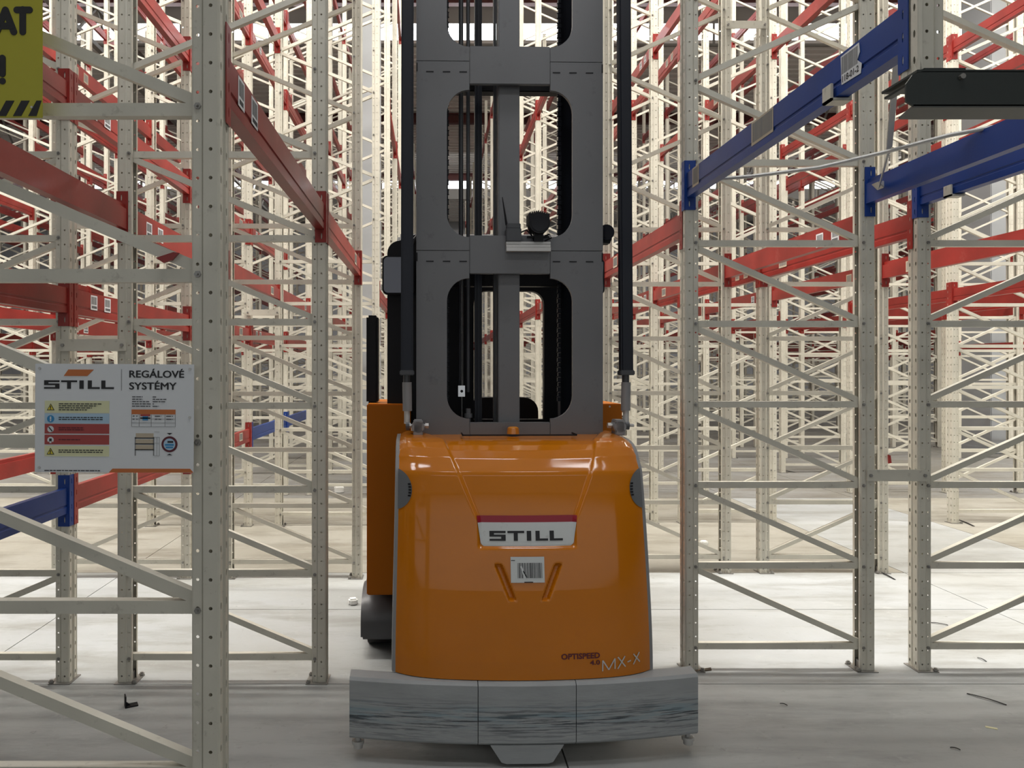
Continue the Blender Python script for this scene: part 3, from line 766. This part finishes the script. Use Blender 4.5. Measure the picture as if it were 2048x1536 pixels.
# ------------------------------------------------------------------ TRUCK (local: x right, y away from the camera, z up)
TR = empty('reach_truck', (.385, 3.0, 0), (0, 0, math.radians(1.3)))
tag(TR, 'orange and grey very narrow aisle forklift seen from its rear between the racks', 'forklift')
def part(name, b, m=None, parent=TR, label=None, **k):
    o = link(name, b.mesh(name, m, **k), parent)
    if label: o['label'] = label
    return o
def bcurve(x): return .075*(x/.72)**2
# bumper segments
def bumper_seg(x0, x1, tab=False):
    b = MB(); n = 14; xs_ = [x0+(x1-x0)*i/n for i in range(n+1)]
    zt, zb = .342, .088
    rows_ = [(.012, zb), (0, zb+.012), (0, zt-.012), (.010, zt), (.085, zt)]
    vs = []; fs = []
    for x in xs_:
        for (dy, z) in rows_: vs.append((x, bcurve(x)+dy, z))
        vs.append((x, bcurve(x)+.085, zb))
    m = 6
    for i in range(n):
        for j in range(m): fs.append((i*m+j, (i+1)*m+j, (i+1)*m+(j+1) % m, i*m+(j+1) % m))
    fs += [tuple(range(m)), tuple(range(n*m+m-1, n*m-1, -1))]
    b.add(vs, fs)
    if tab: b.prism([(-.150, .090), (.150, .090), (.105, .020), (.085, .014), (-.085, .014), (-.105, .020)], 'y', .004, .03)
    return b
for (a, c, tb) in ((-.727, -.2015, False), (-.1985, .1985, True), (.2015, .727, False)):
    part('bumper_segment', bumper_seg(a, c, tb), M['bumper'])
for x in (-.695, .700):
    b = MB(); b.cyl((x, .12, .088), (x, .12, .062), .012, 8); b.cyl((x, .12, .062), (x, .12, .048), .026, 12); b.cyl((x, .12, .048), (x, .12, .03), .020, 12)
    part('bumper_foot', b, M['galv'], smooth=True)
# chassis
b = MB(); b.box(-.50, .50, .36, 2.2, .09, .36); b.box(-.50, .50, .30, .62, .345, 1.22); part('chassis', b, M['mastdark'], bevel=.01)
# hood
prof = [(.022, .345), (.024, .42), (.030, .50), (.040, .60), (.052, .70), (.066, .80), (.082, .90), (.100, 1.0), (.120, 1.09), (.139, 1.165), (.145, 1.178), (.158, 1.192), (.200, 1.235), (.245, 1.270), (.290, 1.292), (.335, 1.303), (.37, 1.307), (.46, 1.312), (.58, 1.316)]
cum = [0]
for i in range(1, len(prof)): cum.append(cum[-1] + math.dist(prof[i], prof[i-1]))
def pat(t):
    s = t*cum[-1]
    for i in range(1, len(prof)):
        if s <= cum[i] + 1e-9:
            f = (s-cum[i-1])/(cum[i]-cum[i-1]); a, c = prof[i-1], prof[i]; return (a[0]+(c[0]-a[0])*f, a[1]+(c[1]-a[1])*f)
    return prof[-1]
def sstep(a, c, x):
    t = max(0, min(1, (x-a)/(c-a))); return t*t*(3-2*t)
def hw(z): return .541 - .012*sstep(.345, 1.2, z)
def hood_off(x, z, flatness):
    """inward displacement: plan curve, recessed centre panel, two slots"""
    o = (.055*(x/.54)**2 + .045*abs(x/.54)**7)*(1-.0*flatness)
    return o
CX = .014
def recess(x, z, y):
    x = x-CX; ax = abs(x); r = 0
    # centre trapezoid: widens towards the top
    zz = z if y < .33 else 1.303 + (y-.33)
    w = .212 + (zz-.985)*.42 if zz > .985 else .212
    if zz > .84:
        r = .012*sstep(0, .016, w-ax)*sstep(.862, .885, z)
    # V slots
    for s in (-1, 1):
        t = (.812 - z)/.152
        if 0 <= t <= 1:
            cxs = s*(.128 - .062*t); ww = .017
            dd = abs(x-cxs)
            r = max(r, .020*(1-sstep(ww*.45, ww, dd))*sstep(0, .10, t)*sstep(0, .06, 1-t))
    return r
def hood_y(x, z):
    for i in range(1, len(prof)):
        if z <= prof[i][1]:
            a, c = prof[i-1], prof[i]; f = (z-a[1])/(c[1]-a[1]); y = a[0]+(c[0]-a[0])*f; break
    return y + hood_off(x, z, 0) + recess(x, z, y)
NU, NT = 220, 260
b = MB(); vs = []; fs = []; grid = []
for j in range(NT+1):
    y, z = pat(j/NT); w = hw(z)
    flatn = sstep(1.2, 1.31, z)
    row = []
    for i in range(NU+1):
        x = -w + 2*w*i/NU
        yy = y; zz = z
        rc = recess(x, z, y)
        offy = hood_off(x, z, 0)
        # at the top the plan curve fades and the shoulder rounds down
        yb = y + offy*(1-.35*flatn)
        nz_ = sstep(1.17, 1.30, z)
        yb += rc*(1-nz_); zz = z - rc*nz_
        e = max(0, (abs(x)-(w-.05))/.05); zz -= .020*e**2*flatn
        vs.append((x, yb, zz))
for j in range(NT):
    for i in range(NU):
        a = j*(NU+1)+i
        xm = (vs[a][0]+vs[a+1][0])/2; zm = vs[a][2]
        fs.append((a, a+1, a+NU+2, a+NU+1))
b.add(vs, fs)
# sides of the hood going back
n0 = len(b.v)
for side in (0, NU):
    idx = [j*(NU+1)+side for j in range(NT+1)]
    base = len(b.v)
    for i_ in idx: v = b.v[i_]; b.v.append((v[0], max(v[1], .60), v[2]))
    for j in range(NT):
        f = (idx[j], idx[j+1], base+j+1, base+j); b.f.append(f); b.m.append(0)
hood = part('hood', b, M['orange'], smooth=True, recalc=True)
def hp(x, z, lift=.002): return (x, hood_y(x, z)-lift, z)
# grey trim down both edges
for s in (-1, 1):
    b = MB(); ring = []
    J = [j*4 for j in range(NT//4+1)]
    for j in J:
        y, z = pat(j/NT); w = hw(z); fl_ = sstep(1.2, 1.31, z); yb = y + hood_off(w, z, 0)*(1-.35*fl_); zt = z-.020*fl_
        for (dx, dy) in ((-.006, -.003), (.011, .001), (.014, .02), (-.002, .03)): b.v.append((s*(w+dx), yb+dy, zt+ (.002 if fl_ > .5 else 0)))
    for k in range(len(J)-1):
        for q in range(4): b.f.append((k*4+q, (k+1)*4+q, (k+1)*4+(q+1)%4, k*4+(q+1)%4)); b.m.append(0)
    part('hood_trim', b, M['trim'], smooth=True)
# round air intakes at the sides: shallow dark dishes with a rim of slats
for s in (-1, 1):
    it = None
    b = MB(); R = .086; zc = 1.10; xc = s*.548; nr = 10; na = 28
    vs = [];fs = []
    for i in range(nr+1):
        for k in range(na+1):
            a = -PI/2 + PI*k/na; r = R*i/nr
            x = xc - s*r*math.cos(a)*.92; z = zc + r*math.sin(a)
            xx = s*min(abs(x), hw(z)); vs.append((xx, hood_y(xx, z) - .0035, z))
    for i in range(nr):
        for k in range(na): q = i*(na+1)+k; fs.append((q, q+1, q+na+2, q+na+1))
    b.add(vs, fs); it = part('air_intake', b, M['intake'], parent=hood, smooth=True, recalc=True)
    b = MB()
    for k in range(5):
        zz = zc-.024+k*.012; half = math.sqrt(max(0, R**2-(zz-zc)**2))*.92
        xa, xb = s*(.548-half+.003), s*(.548-half+.014)
        b.bar(hp(xa, zz, .006), hp(xb, zz, .006), .003, .006, m=M['black'])
    part('intake_slats', b, None, parent=hood)
# badge
def sheet(poly_fn, nx, nz, x0, x1, z0, z1, lift):
    pass
b = MB(); pts = []
zt, zb = 1.002, .868
def bw(z):  # half width of the badge at height z
    t = (zt-z)/(zt-zb); w = .212-.020*t
    e = max(0, (t-.80)/.20); return w - .035*e**2.2
n = 24; m_ = 26; vs = []; fs = []
for j in range(n+1):
    z = zt+(zb-zt)*j/n
    for i in range(m_+1):
        x = CX+(-1+2*i/m_)*bw(z); dz = -.006*(1-(x/.2)**2)*(j/n)**3
        vs.append((x, hood_y(x, max(z, .885))-.004 - .0*j, z+dz))
for j in range(n):
    for i in range(m_): q = j*(m_+1)+i; fs.append((q, q+1, q+m_+2, q+m_+1))
b.add(vs, [f for k, f in enumerate(fs) if k//m_ >= 5], M['badge'])
b.add(vs, [f for k, f in enumerate(fs) if k//m_ < 5], M['badgered'])
part('badge', b, None, parent=hood, recalc=False)
b = MB(); sx_ = .308/8.2; x0_ = -.156+CX*.8; z0_ = .900; sz_ = .040
for (a, c, d, e) in STILL:
    xa, xb, za, zb2 = x0_+a*sx_, x0_+d*sx_, z0_+c*sz_, z0_+e*sz_
    k = max(1, int((xb-xa)/.02)+1)
    for q in range(k):
        u0, u1 = xa+(xb-xa)*q/k, xa+(xb-xa)*(q+1)/k; b.add([hp(u0, za, .0055), hp(u1, za, .0055), hp(u1, zb2, .0055), hp(u0, zb2, .0055)], [(0,1,2,3)])
part('badge_lettering', b, M['ink'], parent=hood, recalc=False)
# barcode sticker
b = MB(); r = random.Random(4)
xa, xb, za, zb2 = -.060, .080, .735, .838
def q4(u0, u1, w0, w1, m, lift): b.add([hp(u0, w0, lift), hp(u1, w0, lift), hp(u1, w1, lift), hp(u0, w1, lift)], [(0,1,2,3)], m)
for k in range(5): q4(xa+(xb-xa)*k/5, xa+(xb-xa)*(k+1)/5, za, zb2, M['badge'], .003)
x = xa+.028
while x < xb-.012:
    w = r.uniform(.0012, .0035); q4(x, x+w, za+.018, zb2-.024, M['greyink'] if r.random() < .5 else M['ink'], .0038); x += w+r.uniform(.0012, .0028)
q4(xa+.055, xa+.092, za, za+.004, M['ink'], .0036); q4(xa+.002, xa+.018, zb2-.016, zb2-.013, M['ink'], .0036)
b.add([hp(-.020, .800, .004), hp(-.014, .803, .004), hp(.004, .748, .004), hp(-.004, .746, .004)], [(0,1,2,3)], M['badge'])
b.add([hp(-.010, .780, .0042), hp(-.006, .783, .0042), hp(.008, .757, .0042), hp(.004, .755, .0042)], [(0,1,2,3)], M['ink'])
part('barcode_sticker', b, None, parent=hood, recalc=False)
# lettering at the bottom right
b = MB()
def hood_text(s, x0, x1, z0, z1, bold, m):
    vs, fs = text_mesh(s, 1, bold); b.add([hp(x, z, .003) for x, z in fit(vs, x0, x1, z0, z1)], fs, m)
hood_text('OPTISPEED', .143, .306, .4265, .4500, .030, M['inkred']); hood_text('4.0', .263, .306, .4000, .4200, .030, M['inkred'])
def sl(p, q, w=.0052):
    n = 3
    for k in range(n):
        a = (p[0]+(q[0]-p[0])*k/n, p[1]+(q[1]-p[1])*k/n); c = (p[0]+(q[0]-p[0])*(k+1)/n, p[1]+(q[1]-p[1])*(k+1)/n)
        dx, dz = c[0]-a[0], c[1]-a[1]; l = math.hypot(dx, dz); nx_, nz_ = -dz/l*w/2, dx/l*w/2
        b.add([hp(a[0]+nx_, a[1]+nz_, .0035), hp(c[0]+nx_, c[1]+nz_, .0035), hp(c[0]-nx_, c[1]-nz_, .0035), hp(a[0]-nx_, a[1]-nz_, .0035)], [(0,1,2,3)], M['silver'])
def LM_(px, py):  # crop (1100..1320 x 1290..1370, 9.309 px per px) -> hood coordinates
    X = 1100+px/9.309; Yp = 1290+py/9.309; Z = 3.09
    return ((X-HX)*Z/FPX-.385, HZ-(Yp-HY)*Z/FPX)
for a, c in (((940,410),(945,215)),((945,215),(1060,390)),((1060,390),(1180,195)),((1180,195),(1180,385)),((1240,175),(1390,365)),((1380,170),(1235,390)),((1430,285),(1500,265)),((1555,155),(1690,320)),((1680,140),(1550,345))):
    sl(LM_(*a), LM_(*c))
part('model_lettering', b, None, parent=hood, recalc=False)
# lid seam and beacon on top of the hood
b = MB(); b.box(-.24, .29, .40, .405, 1.310, 1.3165); b.box(-.24, -.235, .40, .50, 1.311, 1.318); b.box(.285, .29, .40, .50, 1.311, 1.318)
part('lid_seam', b, M['black'], parent=hood)
b = MB(); b.cyl((.006, .49, 1.312), (.006, .49, 1.34), .030, 20, r2=.027); b.cyl((.006, .49, 1.34), (.006, .49, 1.346), .027, 20, r2=.018); part('beacon', b, M['amber'], smooth=True)

# mast front plates
ZT = 5.4
MY = .56
def half_plate(s, zlo, zhi, hlo, hhi):
    """side plate with half of a rounded window between hlo and hhi"""
    b = MB(); R = .11; pts = [(.45, zlo), (.1955, zlo), (.1955, hlo)]
    for k in range(9):
        a = PI/2*k/8; pts.append((.1955+.1075*math.sin(a), hlo+.006+R*(1-math.cos(a))))
    for k in range(9):
        a = PI/2*(1-k/8); pts.append((.1955+.1075*math.sin(a), hhi-.006-R*(1-math.cos(a))))
    pts += [(.1955, hhi), (.1955, zhi), (.45, zhi)]
    b.prism([(s*x, z) for x, z in pts], 'y', MY, MY+.02); return b
WIN = [(1.300, 2.185, 1.372, 2.060), (2.188, 3.095, 2.245, 2.965), (3.098, 3.99, 3.160, 3.87), (3.993, 4.9, 4.06, 4.78)]
for (zl, zh, hl, hh) in WIN:
    for s in (-1, 1): part('mast_side_plate', half_plate(s, zl, zh, hl, hh), M['mast'], bevel=.0)
for (zl, zh) in ((1.18, 1.361), (2.075, 2.260), (2.987, 3.170), (3.885, 4.07), (4.79, 5.0)):
    b = MB(); b.box(-.194, .194, MY-.001, MY+.022, zl, zh); part('mast_crossbar', b, M['mast'], bevel=.003)
# weld slots at the plate joints
b = MB()
for zj in (2.180, 3.090):
    for s in (-1, 1):
        for x in (.225, .305, .385): b.box(s*x-.018, s*x+.018, MY-.0015, MY+.002, zj-.048, zj-.043)
        b.box(s*.447-.003, s*.447+.003, MY-.002, MY+.002, zj-.045, zj-.004)
part('weld_slots', b, M['black'])
b = MB(); b.box(-.051, .053, .60, .70, 1.0, ZT); part('centre_column', b, M['mast'], bevel=.004)
b = MB(); b.box(-.063, -.051, .70, .74, 1.0, ZT); part('column_cover_strip', b, M['mastdark'])
for s in (-1, 1):
    b = MB()
    b.box(min(s*.33, s*.45), max(s*.33, s*.45), .58, .66, .3, ZT); b.box(min(s*.395, s*.45), max(s*.395, s*.45), .66, .90, .3, ZT); b.box(min(s*.312, s*.45), max(s*.312, s*.45), .90, .98, .3, ZT)
    part('mast_rail', b, M['navy'], bevel=.003)
    # lift chain of side plates and pins
    b = MB(); z = 1.45; k = 0
    while z < ZT-.05:
        wd_ = .013 if k % 2 else .019
        b.box(s*.292-wd_/2, s*.292+wd_/2, .83, .85, z, z+.021); b.cyl((s*.292-.012, .84, z+.026), (s*.292+.012, .84, z+.026), .003, 6); z += .0255; k += 1
    part('lift_chain', b, M['navy'], recalc=False)
for (x, r_, y, m_n) in ((-.222, .012, .78, 'mastdark'), (-.186, .010, .78, 'mastdark')):
    b = MB(); b.cyl((x, y, 1.50), (x, y, ZT), r_, 14, M[m_n]); part('hydraulic_rod', b, None, smooth=True)
b = MB(); b.box(-.149, -.112, .80, .86, 1.0, ZT); part('lift_cylinder', b, M['navy'], bevel=.012, smooth=True)
# thin rod with turnbuckle in the lower window
b = MB(); b.cyl((-.224, .70, 1.36), (-.224, .70, 2.1), .0045, 8, M['chrome']); b.box(-.242, -.208, .685, .715, 1.48, 1.535, M['chrome']); b.cyl((-.224, .684, 1.507), (-.224, .68, 1.507), .007, 10, M['black'])
b.cyl((-.224, .70, 1.535), (-.224, .70, 1.56), .008, 8, M['chrome']); part('tension_rod', b, None, smooth=True)
b = MB(); b.cyl((-.190, .70, 1.32), (-.190, .70, 1.42), .013, 10, M['mast']); b.cyl((-.190, .70, 1.375), (-.190, .70, 1.395), .020, 10, M['mast']); part('rod_anchor', b, None, smooth=True)
# cross heads seen in the windows
for zz in (2.085, 3.105): b = MB(); b.box(-.33, .33, .88, .95, zz-.032, zz+.032); part('mast_cross_member', b, M['black'], bevel=.004)
# black stay columns with piston, clevis and pin
for s, x, lean in ((-1, -.494, 0), (1, .545, .004)):
    st_ = None
    b = MB(); xt = x-.010*s*(1 if s > 0 else .6); b.bar((x, .50, 1.60), (xt-.016*(s > 0), .50, ZT), .058, .055, up=(0,1,0)); st_ = part('stay_column', b, M['navy'], bevel=.008)
    b = MB(); b.box(x-.034, x+.034, .468, .532, 1.588, 1.612); part('end_cap', b, M['mastdark'], parent=st_, bevel=.004)
    b = MB(); b.cyl((x-.002, .50, 1.545), (x-.002, .50, 1.59), .017, 14, M['mastdark']); b.cyl((x-.002*s, .50, 1.42), (x, .50, 1.555), .022, 16, M['trim']); b.cyl((x, .50, 1.36), (x, .50, 1.42), .014, 14, M['galv'])
    part('piston_rod', b, None, parent=st_, smooth=True)
    xb_ = x + (.052 if s < 0 else -.038)
    b = MB(); b.box(xb_-.022, xb_+.022, .46, .54, 1.305, 1.378); b.cyl((xb_, .46, 1.345), (xb_, .54, 1.345), .030, 18); part('clevis_bracket', b, M['trim'], bevel=.004, smooth=True)
    b = MB(); b.cyl((xb_-.045, .50, 1.350), (xb_+.075*s if s > 0 else xb_+.045, .50, 1.350), .008, 10, M['galv'])
    for e in ((xb_-.05, xb_-.034), (xb_+.034, xb_+.05)): b.cyl((e[0], .50, 1.350), (e[1], .50, 1.350), .014, 6, M['galv'])
    b.cyl((x-.006-.018*0, .50, 1.350), (x+.012, .50, 1.350), .022, 14, M['wheelgrey'])
    part('pivot_pin', b, None)
# work light, bracket, antenna box on the crossbar
b = MB(); 
b.box(-.020, .192, .535, .560, 2.215, 2.226); b.box(-.020, .192, .535, .556, 2.200, 2.213, M['galv']); b.box(-.020, .192, .528, .556, 2.180, 2.198, M['galv'])
b.mats[0:0] = []
part('light_bracket', b, M['galv'])
wl = empty('work_light', (.134, .545, 2.310)); wl.parent = TR
b = MB(); b.cyl((0, -.045, 0), (0, .02, 0), .050, 28); b.cyl((0, .02, 0), (0, .06, 0), .042, 24, r2=.03)
link('housing', b.mesh('housing', M['black'], smooth=True), wl)
b = MB()
for k in range(9): x = -.040+k*.010; b.box(x-.002, x+.002, -.02, .055, .020, .053+.012*(1-abs(k-4)/5))
b.box(-.050, .050, -.03, .05, .0, .046); link('cooling_fins', b.mesh('cooling_fins', M['black']), wl)
b = MB(); b.cyl((0, -.0465, 0), (0, -.0455, 0), .040, 28); link('lens', b.mesh('lens', M['blackgloss']), wl)
b = MB(); b.box(-.022, .022, -.02, .02, -.085, -.045); b.bar((-.05, 0, -.02), (-.05, 0, -.06), .006, .02); b.bar((.05, 0, -.02), (.05, 0, -.06), .006, .02); b.box(-.053, .053, -.01, .01, -.063, -.057)
link('yoke', b.mesh('yoke', M['black']), wl)
b = MB(); b.tube([(-.11, .0, -.07), (-.085, -.01, -.04), (-.06, -.02, -.03), (-.035, -.01, -.05), (-.02, 0, -.075)], .004, 6); b.tube([(.02, 0, -.06), (.05, -.02, -.05), (.062, -.01, -.065), (.03, 0, -.08)], .004, 6)
link('cable', b.mesh('cable', M['black'], smooth=True), wl)
b = MB(); b.box(-.020, .052, .53, .60, 2.226, 2.290); b.box(-.016, .050, .54, .59, 2.290, 2.315, M['mastdark']); b.mats = [M['black'], M['mastdark']] if len(b.mats) > 1 else b.mats
part('control_box', b, M['black'], bevel=.003)
b = MB(); b.cyl((-.015, .565, 2.31), (-.036, .565, 2.445), .006, 8, r2=.002); part('antenna', b, M['black'])

# rear body: orange side panels, cab, mirrors, grab panel, wheel
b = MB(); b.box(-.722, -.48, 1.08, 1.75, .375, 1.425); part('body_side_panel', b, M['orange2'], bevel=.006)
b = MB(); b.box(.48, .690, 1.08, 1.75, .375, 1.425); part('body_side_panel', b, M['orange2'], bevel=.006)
b = MB(); b.cyl((-.50, 1.10, 1.415), (-.50, 1.078, 1.415), .005, 8); b.cyl((.62, 1.10, 1.41), (.62, 1.078, 1.41), .005, 8); part('panel_screw', b, M['galv'])
# cab back wall with a rounded opening
def rr(x0, x1, z0, z1, r, n=6, corners=(1,1,1,1)):
    pts = []
    for (cx, cz, a0, on) in ((x1, z0, -PI/2, corners[0]), (x1, z1, 0, corners[1]), (x0, z1, PI/2, corners[2]), (x0, z0, PI, corners[3])):
        q = r if on else .0005
        ccx = cx-q if cx == x1 else cx+q; ccz = cz+q if cz == z0 else cz-q
        for k in range(n+1): a = a0+PI/2*k/n; pts.append((ccx+q*math.cos(a), ccz+q*math.sin(a)))
    return pts
outer = rr(-.612, .590, 1.30, 2.335, .07, corners=(0,1,1,0)); inner = rr(-.128, .268, 1.335, 2.055, .075, corners=(0,1,1,0))
b = MB(); n = len(outer); vs = [(x, 1.15, z) for x, z in outer] + [(x, 1.15, z) for x, z in inner] + [(x, 1.20, z) for x, z in outer] + [(x, 1.20, z) for x, z in inner]; fs = []
for k in range(n):
    j = (k+1) % n; fs += [(k, j, n+j, n+k), (2*n+k, 3*n+k, 3*n+j, 2*n+j), (k, 2*n+k, 2*n+j, j), (n+k, n+j, 3*n+j, 3*n+k)]
b.add(vs, fs); part('cab_rear_wall', b, M['black'])
b = MB(); b.box(-.612, -.50, 1.2, 1.30, 1.425, 2.0); b.box(.50, .59, 1.2, 1.30, 1.425, 2.0); b.box(-.60, -.54, 2.4, 2.46, .4, 2.3); b.box(.52, .58, 2.4, 2.46, .4, 2.3); part('cab_pillars', b, M['black'], bevel=.01)
b = MB(); b.prism([(1.16, 2.30), (2.46, 2.30), (2.46, 2.36), (1.30, 2.40), (1.16, 2.335)], 'x', -.56, .56); part('cab_roof', b, M['black'], bevel=.02)
b = MB(); b.box(-.60, .58, 1.2, 2.46, .38, .42); part('cab_floor', b, M['mastdark'])
b = MB(); b.prism(rr(-.115, .335, 1.05, 1.435, .09, corners=(0,1,1,0)), 'y', 1.75, 1.90); part('seat_backrest', b, M['black'], bevel=.015, smooth=True)
b = MB(); b.box(-.735, -.668, 1.24, 1.40, 1.42, 1.925); part('grab_panel', b, M['black'], bevel=.012, smooth=True)
def mirror(x0, x1, z0, z1, y):
    t = empty('mirror', ((x0+x1)/2, y, (z0+z1)/2)); t.parent = TR; w, h = (x1-x0)/2, (z1-z0)/2
    b = MB(); b.prism(rr(-w, w, -h, h, .03), 'y', 0, .05); link('mirror_housing', b.mesh('mirror_housing', M['black'], bevel=.006, smooth=True), t)
    b = MB(); b.prism(rr(-w+.009, w-.009, -h+.009, h-.009, .022), 'y', -.002, 0); link('mirror_glass', b.mesh('mirror_glass', mirror_m), t, rot=(0, 0, 0))
    b = MB(); b.tube([(w*.3, .03, h), (w*.6, .04, h+.05), (w*1.2, .06, h+.12)], .012, 8); link('mirror_arm', b.mesh('mirror_arm', M['black'], smooth=True), t)
mirror_m = mat('mirror_glass', (.10, .10, .11), .08, 1.0)
mirror(-.638, -.46, 2.030, 2.245, 1.10); mirror(.47, .598, 2.03, 2.235, 1.10)
b = MB(); b.prism([(-.590, 2.20), (-.44, 2.20), (-.44, 2.38), (-.53, 2.345), (-.575, 2.28)], 'y', 1.16, 1.30); part('cab_shoulder', b, M['black'], bevel=.012, smooth=True)
# small lamp beside the right stay
cl_ = empty('side_lamp', (.520, .80, 2.315)); cl_.parent = TR
b = MB(); b.cyl((0, -.04, 0), (0, .03, 0), .040, 22); b.cyl((0, -.045, 0), (0, -.035, 0), .030, 22); link('housing', b.mesh('housing', M['blackgloss'], smooth=True), cl_)
b = MB(); b.prism([(-.035, -.03), (.03, -.03), (.02, -.055), (-.02, -.052)], 'y', -.03, .03); b.box(-.075, -.03, -.01, .02, .0, .012); link('foot_bracket', b.mesh('foot_bracket', M['black']), cl_)
b = MB(); b.tube([(-.03, -.03, .02), (-.05, -.04, .045), (-.068, -.03, .03), (-.07, 0, -.01), (-.04, 0, -.04)], .004, 6); link('cable', b.mesh('cable', M['black'], smooth=True), cl_)
# wheel covers and wheels
for s in (-1, 1):
    b = MB(); x0, x1 = (-.762, -.48) if s < 0 else (.48, .735)
    pts = [(1.16, .10)]
    for k in range(11): a = PI*(1-k/10); pts.append((1.42+.26*math.cos(a), .20+.155*math.sin(a)))
    pts.append((1.68, .10)); b.prism(pts, 'x', x0, x1); part('wheel_cover', b, M['wheelgrey'], bevel=.012, smooth=True)
    b = MB(); b.cyl((x0+.03, 1.42, .17), (x1-.04, 1.42, .17), .17, 28); part('load_wheel', b, M['rubber'], smooth=True)
    b = MB(); b.cyl((x0-.004, 1.42, .17), (x0+.035, 1.42, .17), .05, 16); part('wheel_hub', b, M['black'], smooth=True)
b = MB(); b.cyl((-.12, .55, .15), (.12, .55, .15), .15, 24); part('drive_wheel', b, M['rubber'], smooth=True)

# ------------------------------------------------------------------ litter on the floor
def G(px, py):  # floor point
    Y = HZ*FPX/(py-HY); return Vector(((px-HX)*Y/FPX, Y, 0))
def thing(name, b, m, loc, rz, label, cat, **k):
    o = link(name, b.mesh(name, m, **k), None, loc, (0, 0, rz)); tag(o, label, cat); return o
p = G(260, 1412); b = MB(); b.box(-.024, -.018, -.02, .02, 0, .055); b.box(-.024, .035, -.02, .02, 0, .006); b.prism([(-.024, 0), (.01, 0), (-.024, .03)], 'y', -.004, .004)
thing('angle_bracket', b, M['black'], p, .5, 'small black angle bracket lying on the floor near the closest post', 'bracket')
def strip(px0, py0, px1, py1, w, label):
    a, c = G(px0, py0), G(px1, py1); b = MB(); mid = (a+c)/2; d = c-a; L_ = d.length/2; ang = math.atan2(d.y, d.x)
    n = 5; 
    for k in range(n):
        x0 = -L_+2*L_*k/n; x1 = -L_+2*L_*(k+1)/n; z0 = .002+.004*math.sin(PI*k/n); z1 = .002+.004*math.sin(PI*(k+1)/n)
        b.add([(x0,-w/2,z0),(x1,-w/2,z1),(x1,w/2,z1),(x0,w/2,z0),(x0,-w/2,z0+.002),(x1,-w/2,z1+.002),(x1,w/2,z1+.002),(x0,w/2,z0+.002)], [(0,3,2,1),(4,5,6,7),(0,1,5,4),(2,3,7,6)])
    thing('plastic_strip', b, M['black'], tuple(mid), ang, label, 'strip')
strip(1934, 1388, 2013, 1411, .008, 'longest black strip on the shaded floor near the picture corner')
strip(1757, 1143, 1790, 1160, .014, 'black strip at the foot of the rack post behind the waist-height spacer')
strip(1918, 1040, 1948, 1053, .02, 'black strip beside the double post far behind the dark beam')
strip(1560, 940, 1590, 945, .03, 'small black strip far down the floor behind the pair of posts')
strip(1862, 1246, 1896, 1251, .008, 'thin dark strip on the pale floor by the pair of posts')
strip(1955, 1316, 1973, 1324, .006, 'short dark strip on the pale floor, just behind the shaded slab')
strip(1560, 1408, 1575, 1412, .005, 'tiny dark scrap on the shaded floor beside the bumper')
strip(1900, 1496, 1921, 1501, .006, 'short dark scrap nearest the bottom edge of the picture')
b = MB(); b.box(-.022, .022, -.008, .008, 0, .002); thing('paper_scrap', b, M['straw'], G(1983, 1456), -.5, 'pale yellow paper scrap on the shaded floor', 'paper')
b = MB(); b.box(-.030, .030, -.028, .028, 0, .045); thing('foam_block', b, M['foam'], G(706, 1209), .3, 'white foam block on the floor beside the truck wheel', 'foam block', bevel=.01, smooth=True)
b = MB(); b.box(-.030, .030, -.03, .03, 0, .04); thing('foam_block', b, M['foam'], G(1408, 1090), .1, 'white foam block behind the rack post next to the truck', 'foam block', bevel=.008, smooth=True)
b = MB(); b.box(-.06, .06, -.06, .06, 0, .08); thing('foam_block', b, M['foam'], G(678, 985), .2, 'white foam block far down the racks past the second post', 'foam block', bevel=.01, smooth=True)
b = MB(); b.add([(-.05,-.012,.003),(.05,-.006,.006),(.055,.008,.012),(-.04,.014,.004)], [(0,1,2,3)]); b.prism([(-.05,-.012),(.05,-.006),(.05,.004),(-.05,.004)], 'z', 0, .008)
thing('leaf_scrap', b, mat('brown_scrap', (.10, .07, .045), .8), G(1405, 1342), .2, 'brown crumpled scrap at the foot of the post by the bumper', 'scrap')
# red tape scraps on the racks
b = MB(); b.prism([(-.028,.0),(.018,.015),(.032,.013),(.014,-.006),(-.008,-.013)], 'y', -.012, -.003)
o = thing('red_tape', b, M['red'], tuple(PX(336, 517, 1.93)), 0, 'torn red tape stuck on the slanting brace of the closest frame', 'tape')
b = MB(); b.prism([(0,.035),(.02,.03),(.028,-.03),(.004,-.035)], 'y', -.008, 0)
thing('red_tape', b, M['red'], tuple(PX(1775, 918, 5.84)), 0, 'small red tape end on the post above the waist-height spacer', 'tape')
